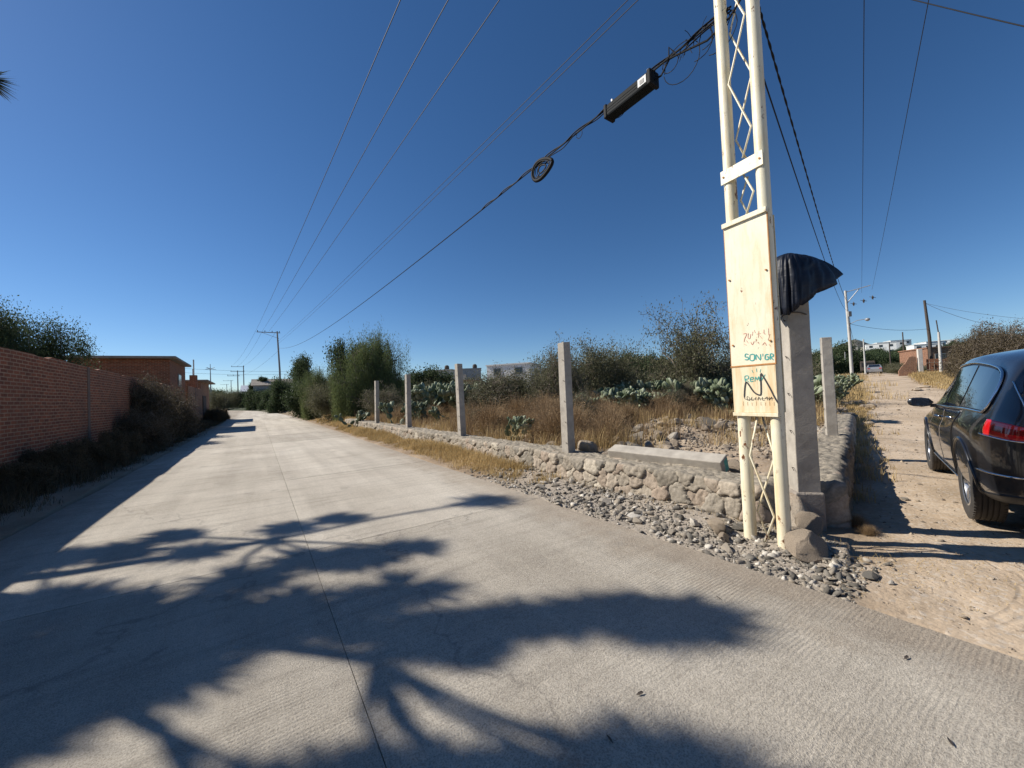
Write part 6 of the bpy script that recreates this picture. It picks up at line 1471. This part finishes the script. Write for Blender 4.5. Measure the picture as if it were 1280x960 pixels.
        for k in range(10):
            a = 2*PI*(k//2)/5+(-.17 if k % 2 else .17); sp = MB(); vv = []
            for i, (rr, wd, y_) in enumerate(((.045, .016, .066), (.10, .019, .090), (.17, .022, .096), (.236, .030, .092))):
                aa = a*1.0+(-.16 if k % 2 else .16)*(1-rr/.236)*-1.2*.6
                tx, tz_ = -math.sin(aa), math.cos(aa); cx, cz = rr*math.cos(aa), rr*math.sin(aa)
                for sx_, dy in ((-1, 0), (1, 0), (1, -.03), (-1, -.03)): vv.append((cx+tx*wd*sx_, y_+dy, cz+tz_*wd*sx_))
            ff = [(i*4+j, i*4+(j+1) % 4, i*4+4+(j+1) % 4, i*4+4+j) for i in range(3) for j in range(4)]+[(3, 2, 1, 0), (12, 13, 14, 15)]; sp.add(vv, ff); sp.build('spoke', 'alloy', w, bevel=.004)
        h = MB(); h.lathe([(0, .094), (.030, .094), (.040, .088), (.055, .070), (.055, .02)], 20, axis='y'); h.build('hub', 'alloy', w, smooth=True, sharp=40)
        d = MB(); d.lathe([(0, .0), (.165, .0), (.165, -.02), (0, -.02)], 28, axis='y'); d.build('brake_disc', 'steel', w)
        d = MB(); d.lathe([(0, -.06), (.225, -.06)], 28, axis='y'); d.build('wheel_back', 'wellblack', w); return w
    w0 = wheel(); spots = [(1.10, .86, 0), (4.12, .86, 0), (1.10, -.86, PI), (4.12, -.86, PI)]
    for i, (x, y, rz) in enumerate(spots):
        w = w0 if i == 0 else copy_tree(w0, e); w.parent = e; w.location = (x, y, .385); w.rotation_euler = (0, 0, rz)
    return e
thecar = car()
# distant parked grey car
def farcar():
    g = on_ground(1093, 58); e = empty('car', g, R(48), 'small grey car parked far up the dirt road', 'car')
    b = MB(); pr = [(-2.1, .25), (-2.15, .75), (-1.9, .95), (-1.45, 1.0), (-.95, 1.38), (.5, 1.42), (1.1, 1.0), (1.9, .88), (2.15, .7), (2.15, .25)]
    n = len(pr); vs = []
    for y, k in ((-.82, 0), (-.80, 1), (.80, 1), (.82, 0)):
        for x, z in pr: vs.append((x*(1 if k else .99), y*(.82 if z > 1.1 else 1), z))
    vs2 = []; 
    for yy in (-.82, .82):
        for x, z in pr: vs2.append((x, yy*(.80 if z > 1.1 else 1), z))
    fs = [(i, (i+1) % n, n+(i+1) % n, n+i) for i in range(n)]+[tuple(range(n-1, -1, -1)), tuple(range(n, 2*n))]; b.add(vs2, fs); b.build('body', simple('silver_paint', (.33, .34, .36), rough=.3, bmp=0, metal=.4), e, bevel=.06)
    b = MB()
    b.add([(-1.46, -.62, 1.02), (-1.46, .62, 1.02), (-1.02, .56, 1.34), (-1.02, -.56, 1.34)], [(0, 1, 2, 3)]); o = b.build('rear_windscreen', 'carglass', e); s = o.modifiers.new('t', 'SOLIDIFY'); s.thickness = .03; s.offset = 0
    for sd in (-1, 1):
        b = MB(); b.box((-.2, sd*.735, 1.19), (1.7, .05, .24), M=Matrix.Rotation(.28*sd, 3, 'X')); b.build('side_window', 'carglass', e)
        b = MB(); b.box((-2.13, sd*.62, .78), (.06, .26, .14)); b.build('tail_light', 'redlens', e)
        for x in (-1.3, 1.3):
            b = MB(); b.lathe([(0, -.09), (.22, -.1), (.31, -.08), (.31, .08), (.22, .1), (0, .09)], 16, (x, sd*.74, .3), axis='y'); w = b.build('wheel', 'rubber', e); b = MB(); b.lathe([(0, .0), (.19, .0), (.19, sd*.02), (0, sd*.02)], 14, (x, sd*.845, .3), axis='y'); b.build('rim', 'alloy', w)
    return e
farcar()
b = MB(); g = on_ground(1085, 70); e = empty('truck', g, R(48), 'dark covered truck parked beyond the small grey car', 'truck'); b.box((0, 0, 1.3), (4, 2, 1.7)); b.build('cargo_box', 'wood', e, bevel=.08); b = MB(); b.box((2.8, 0, 1.1), (1.5, 1.9, 1.5), taper=.85); b.build('cab', 'case', e, bevel=.08); b = MB(); b.box((-2.03, 0, 1.5), (.06, 1.6, .7)); b.build('rear_panel', 'blacktrim', e, bevel=.02)
for sx_ in (-1.3, 2.6):
    for sd in (-1, 1): b = MB(); b.lathe([(0, -.12), (.36, -.12), (.40, -.08), (.40, .08), (.36, .12), (0, .12)], 16, (sx_, sd*.85, .4), axis='y'); b.build('wheel', 'rubber', e)

# ------------------------------------------------------------------ yucca tree at the left, its rosettes shade the road
SUN = np.array([-.757, .175, .629])
def yucca():
    base = SL(9.0, -5.6); base = np.array([base[0], base[1], 0.]); e = empty('yucca_tree', base, 0, 'tall branching yucca whose spiky leaf tips reach in at the top left edge', 'tree')
    g_ = np.random.default_rng(77)
    def ros(seed, n=120, L=.62):
        g_ = np.random.default_rng(seed); a = g_.uniform(0, 2*PI, n); el = np.arcsin(g_.uniform(-.65, 1, n)); d = np.stack([np.cos(a)*np.cos(el), np.sin(a)*np.cos(el), np.sin(el)], -1)
        s = np.cross(d, np.array([0, 0, 1.])+g_.normal(0, .2, (n, 3))); s /= np.linalg.norm(s, axis=1)[:, None]; l = L*g_.uniform(.75, 1.1, n)[:, None]; w = .022
        b = d*.03; m = d*l*.5; t = d*l; t[:, 2] -= .03
        v = np.stack([b-s*w*.8, b+s*w*.8, m+s*w, m-s*w, t+s*.001, t-s*.001], 1).reshape(-1, 3); k = 6*np.arange(n)[:, None]; f = np.concatenate([k+np.array([0, 1, 2, 3]), k+np.array([3, 2, 4, 5])], 0)
        return npmesh('rosette', v, f, False, np.repeat(g_.uniform(0, 1, n), 6))
    RS = [ros(1, 300, .52), ros(2, 320, .50), ros(3, 260, .56)]
    for r_ in RS: r_.materials.append(MT['yucca'])
    targets = []
    def add(px, py, h, s=1.0): q = G(px, py, 0); p = q-SUN/SUN[2]*0+SUN*(h/SUN[2]); targets.append((p, s))
    # where the rosettes stand, found back along the sunlight from the shade they cast
    for a in [(425, 648, 7.0, .8), (360, 660, 6.9, .8), (510, 683, 7.0, .8), (445, 697, 6.9, .9), (380, 700, 6.6, .9), (505, 735, 6.8, .95), (445, 752, 6.7, .9), (560, 790, 6.6, .9), (500, 800, 6.4, .7), (640, 775, 6.8, .9), (740, 768, 6.9, .9), (835, 770, 7.0, .95), (590, 812, 6.6, .5),
              (215, 670, 6.6, .8), (150, 690, 6.3, .9), (240, 690, 6.2, .9), (300, 725, 6.3, 1), (360, 765, 6.3, 1.0), (300, 785, 6.0, 1.0), (190, 805, 6.0, 1.1), (90, 825, 5.8, 1.15), (110, 862, 5.7, 1.0), (10, 890, 5.6, 1.1), (220, 838, 5.9, .8), (-60, 930, 5.5, 1.2), (430, 785, 6.0, .8), (150, 770, 5.8, 1.2), (60, 760, 5.6, 1.2), (0, 835, 5.5, 1.2), (40, 850, 5.4, 1.0), (-50, 880, 5.2, 1.1), (260, 760, 6.0, .75), (60, 700, 5.6, 1.0),
              (320, 1030, 5.6, .8), (430, 1000, 5.7, .7), (520, 1015, 5.7, .8), (600, 1010, 5.8, .8), (760, 985, 6.0, .9), (850, 980, 6.0, .9), (930, 1020, 5.9, .9), (700, 1070, 5.8, 1.0), (460, 1130, 5.6, 1.0)]: add(*a)
    targets.append((P(-19, 98, 8.2), 1.05))
    tr = MB(); top = base+np.array([.1, .0, 3.4]); pts = [(0, 0, -.2), (.03, .02, .6), (0, .05, 1.8), (.1, 0, 3.4)]; tr.tube(pts, [.42, .30, .25, .24], 12); 
    gp = np.array([t[0]-SUN*(t[0][2]/SUN[2]) for t in targets])[:, :2]; P3 = np.array([t[0] for t in targets]); ctr = gp[[3, 10, 20, 27, 33, 7]]
    for _ in range(12):
        lab_ = np.argmin(np.linalg.norm(gp[:, None]-ctr[None], axis=2), 1); ctr = np.array([gp[lab_ == k].mean(0) if (lab_ == k).any() else ctr[k] for k in range(len(ctr))])
    hs = [P3[lab_ == k].mean(0)*.8+(base+np.array([0, 0, 4.0]))*.2-np.array([0, 0, .35]) for k in range(len(ctr)) if (lab_ == k).any()]
    for h in hs:
        a = np.array([.1, 0, 3.3]); b_ = h-base; low = (h-SUN*(h[2]/SUN[2]))[1] < 1.75; mid = np.array([-8.5, 2.5, 4.9])-base if low else a+(b_-a)*.35+np.array([0, 0, .2]); tr.tube([a, mid, b_], [.06, .025, .025] if low else [.15, .08, .05], 8)
    for k, (p, s) in enumerate(targets):
        h = min(hs, key=lambda q: np.linalg.norm(q-p)); a = h-base; b_ = p-base; mid = a+(b_-a)*.5+np.array([0, 0, -.12]); tr.tube([a, mid, b_], [.035, .028, .035], 7)
    tr.build('trunk', 'bark', e, smooth=True)
    for k, (p, s) in enumerate(targets):
        o = bpy.data.objects.new('rosette', RS[k % 3]); COL.objects.link(o); o.parent = e; q = p-base; o.location = tuple(q); c_ = .88*s; o.scale = (c_, c_, c_); o.rotation_euler = (g_.uniform(-.4, .4), g_.uniform(-.4, .4), g_.uniform(0, 6))
yucca()

# ------------------------------------------------------------------ sky, sun, picture settings
w = bpy.data.worlds.new('World'); sc.world = w; w.use_nodes = True; nt = w.node_tree
sky = nt.nodes.new('ShaderNodeTexSky'); sky.sky_type = 'NISHITA'; sky.sun_disc = False; sky.sun_elevation = R(39); sky.altitude = 1900; sky.air_density = 1.0; sky.dust_density = .45; sky.ozone_density = 3.2
AZ = -77
sky.sun_rotation = R(AZ)
bg = nt.nodes['Background']; hs_ = nt.nodes.new('ShaderNodeHueSaturation'); hs_.inputs['Saturation'].default_value = 1.20; hs_.inputs['Hue'].default_value = .502; hs_.inputs['Value'].default_value = 1.2; nt.links.new(sky.outputs[0], hs_.inputs['Color']); nt.links.new(hs_.outputs[0], bg.inputs[0]); bg.inputs[1].default_value = .064
sl_ = bpy.data.lights.new('sun', 'SUN'); so = bpy.data.objects.new('sun', sl_); COL.objects.link(so); sl_.energy = 4.9; sl_.angle = R(.53); sl_.color = (1, .94, .84)
so.rotation_mode = 'QUATERNION'; so.rotation_quaternion = Vector(tuple(SUN)).to_track_quat('Z', 'Y')
vs_ = sc.view_settings; vs_.view_transform = 'Standard'; vs_.look = 'None'; vs_.gamma = 1; vs_.exposure = 0.42; vs_.use_curve_mapping = False
sc.cycles.max_bounces = 5; sc.cycles.diffuse_bounces = 2; sc.cycles.transmission_bounces = 3; sc.cycles.caustics_reflective = False; sc.cycles.caustics_refractive = False
# drop unused prototypes
for o in list(bpy.data.objects):
    if o.parent is None and o.type == 'EMPTY' and 'label' not in o:
        for c in list(o.children): bpy.data.objects.remove(c)
        bpy.data.objects.remove(o)
    elif o.parent is None and o.name.startswith('prickly_pear') and 'label' not in o: bpy.data.objects.remove(o)
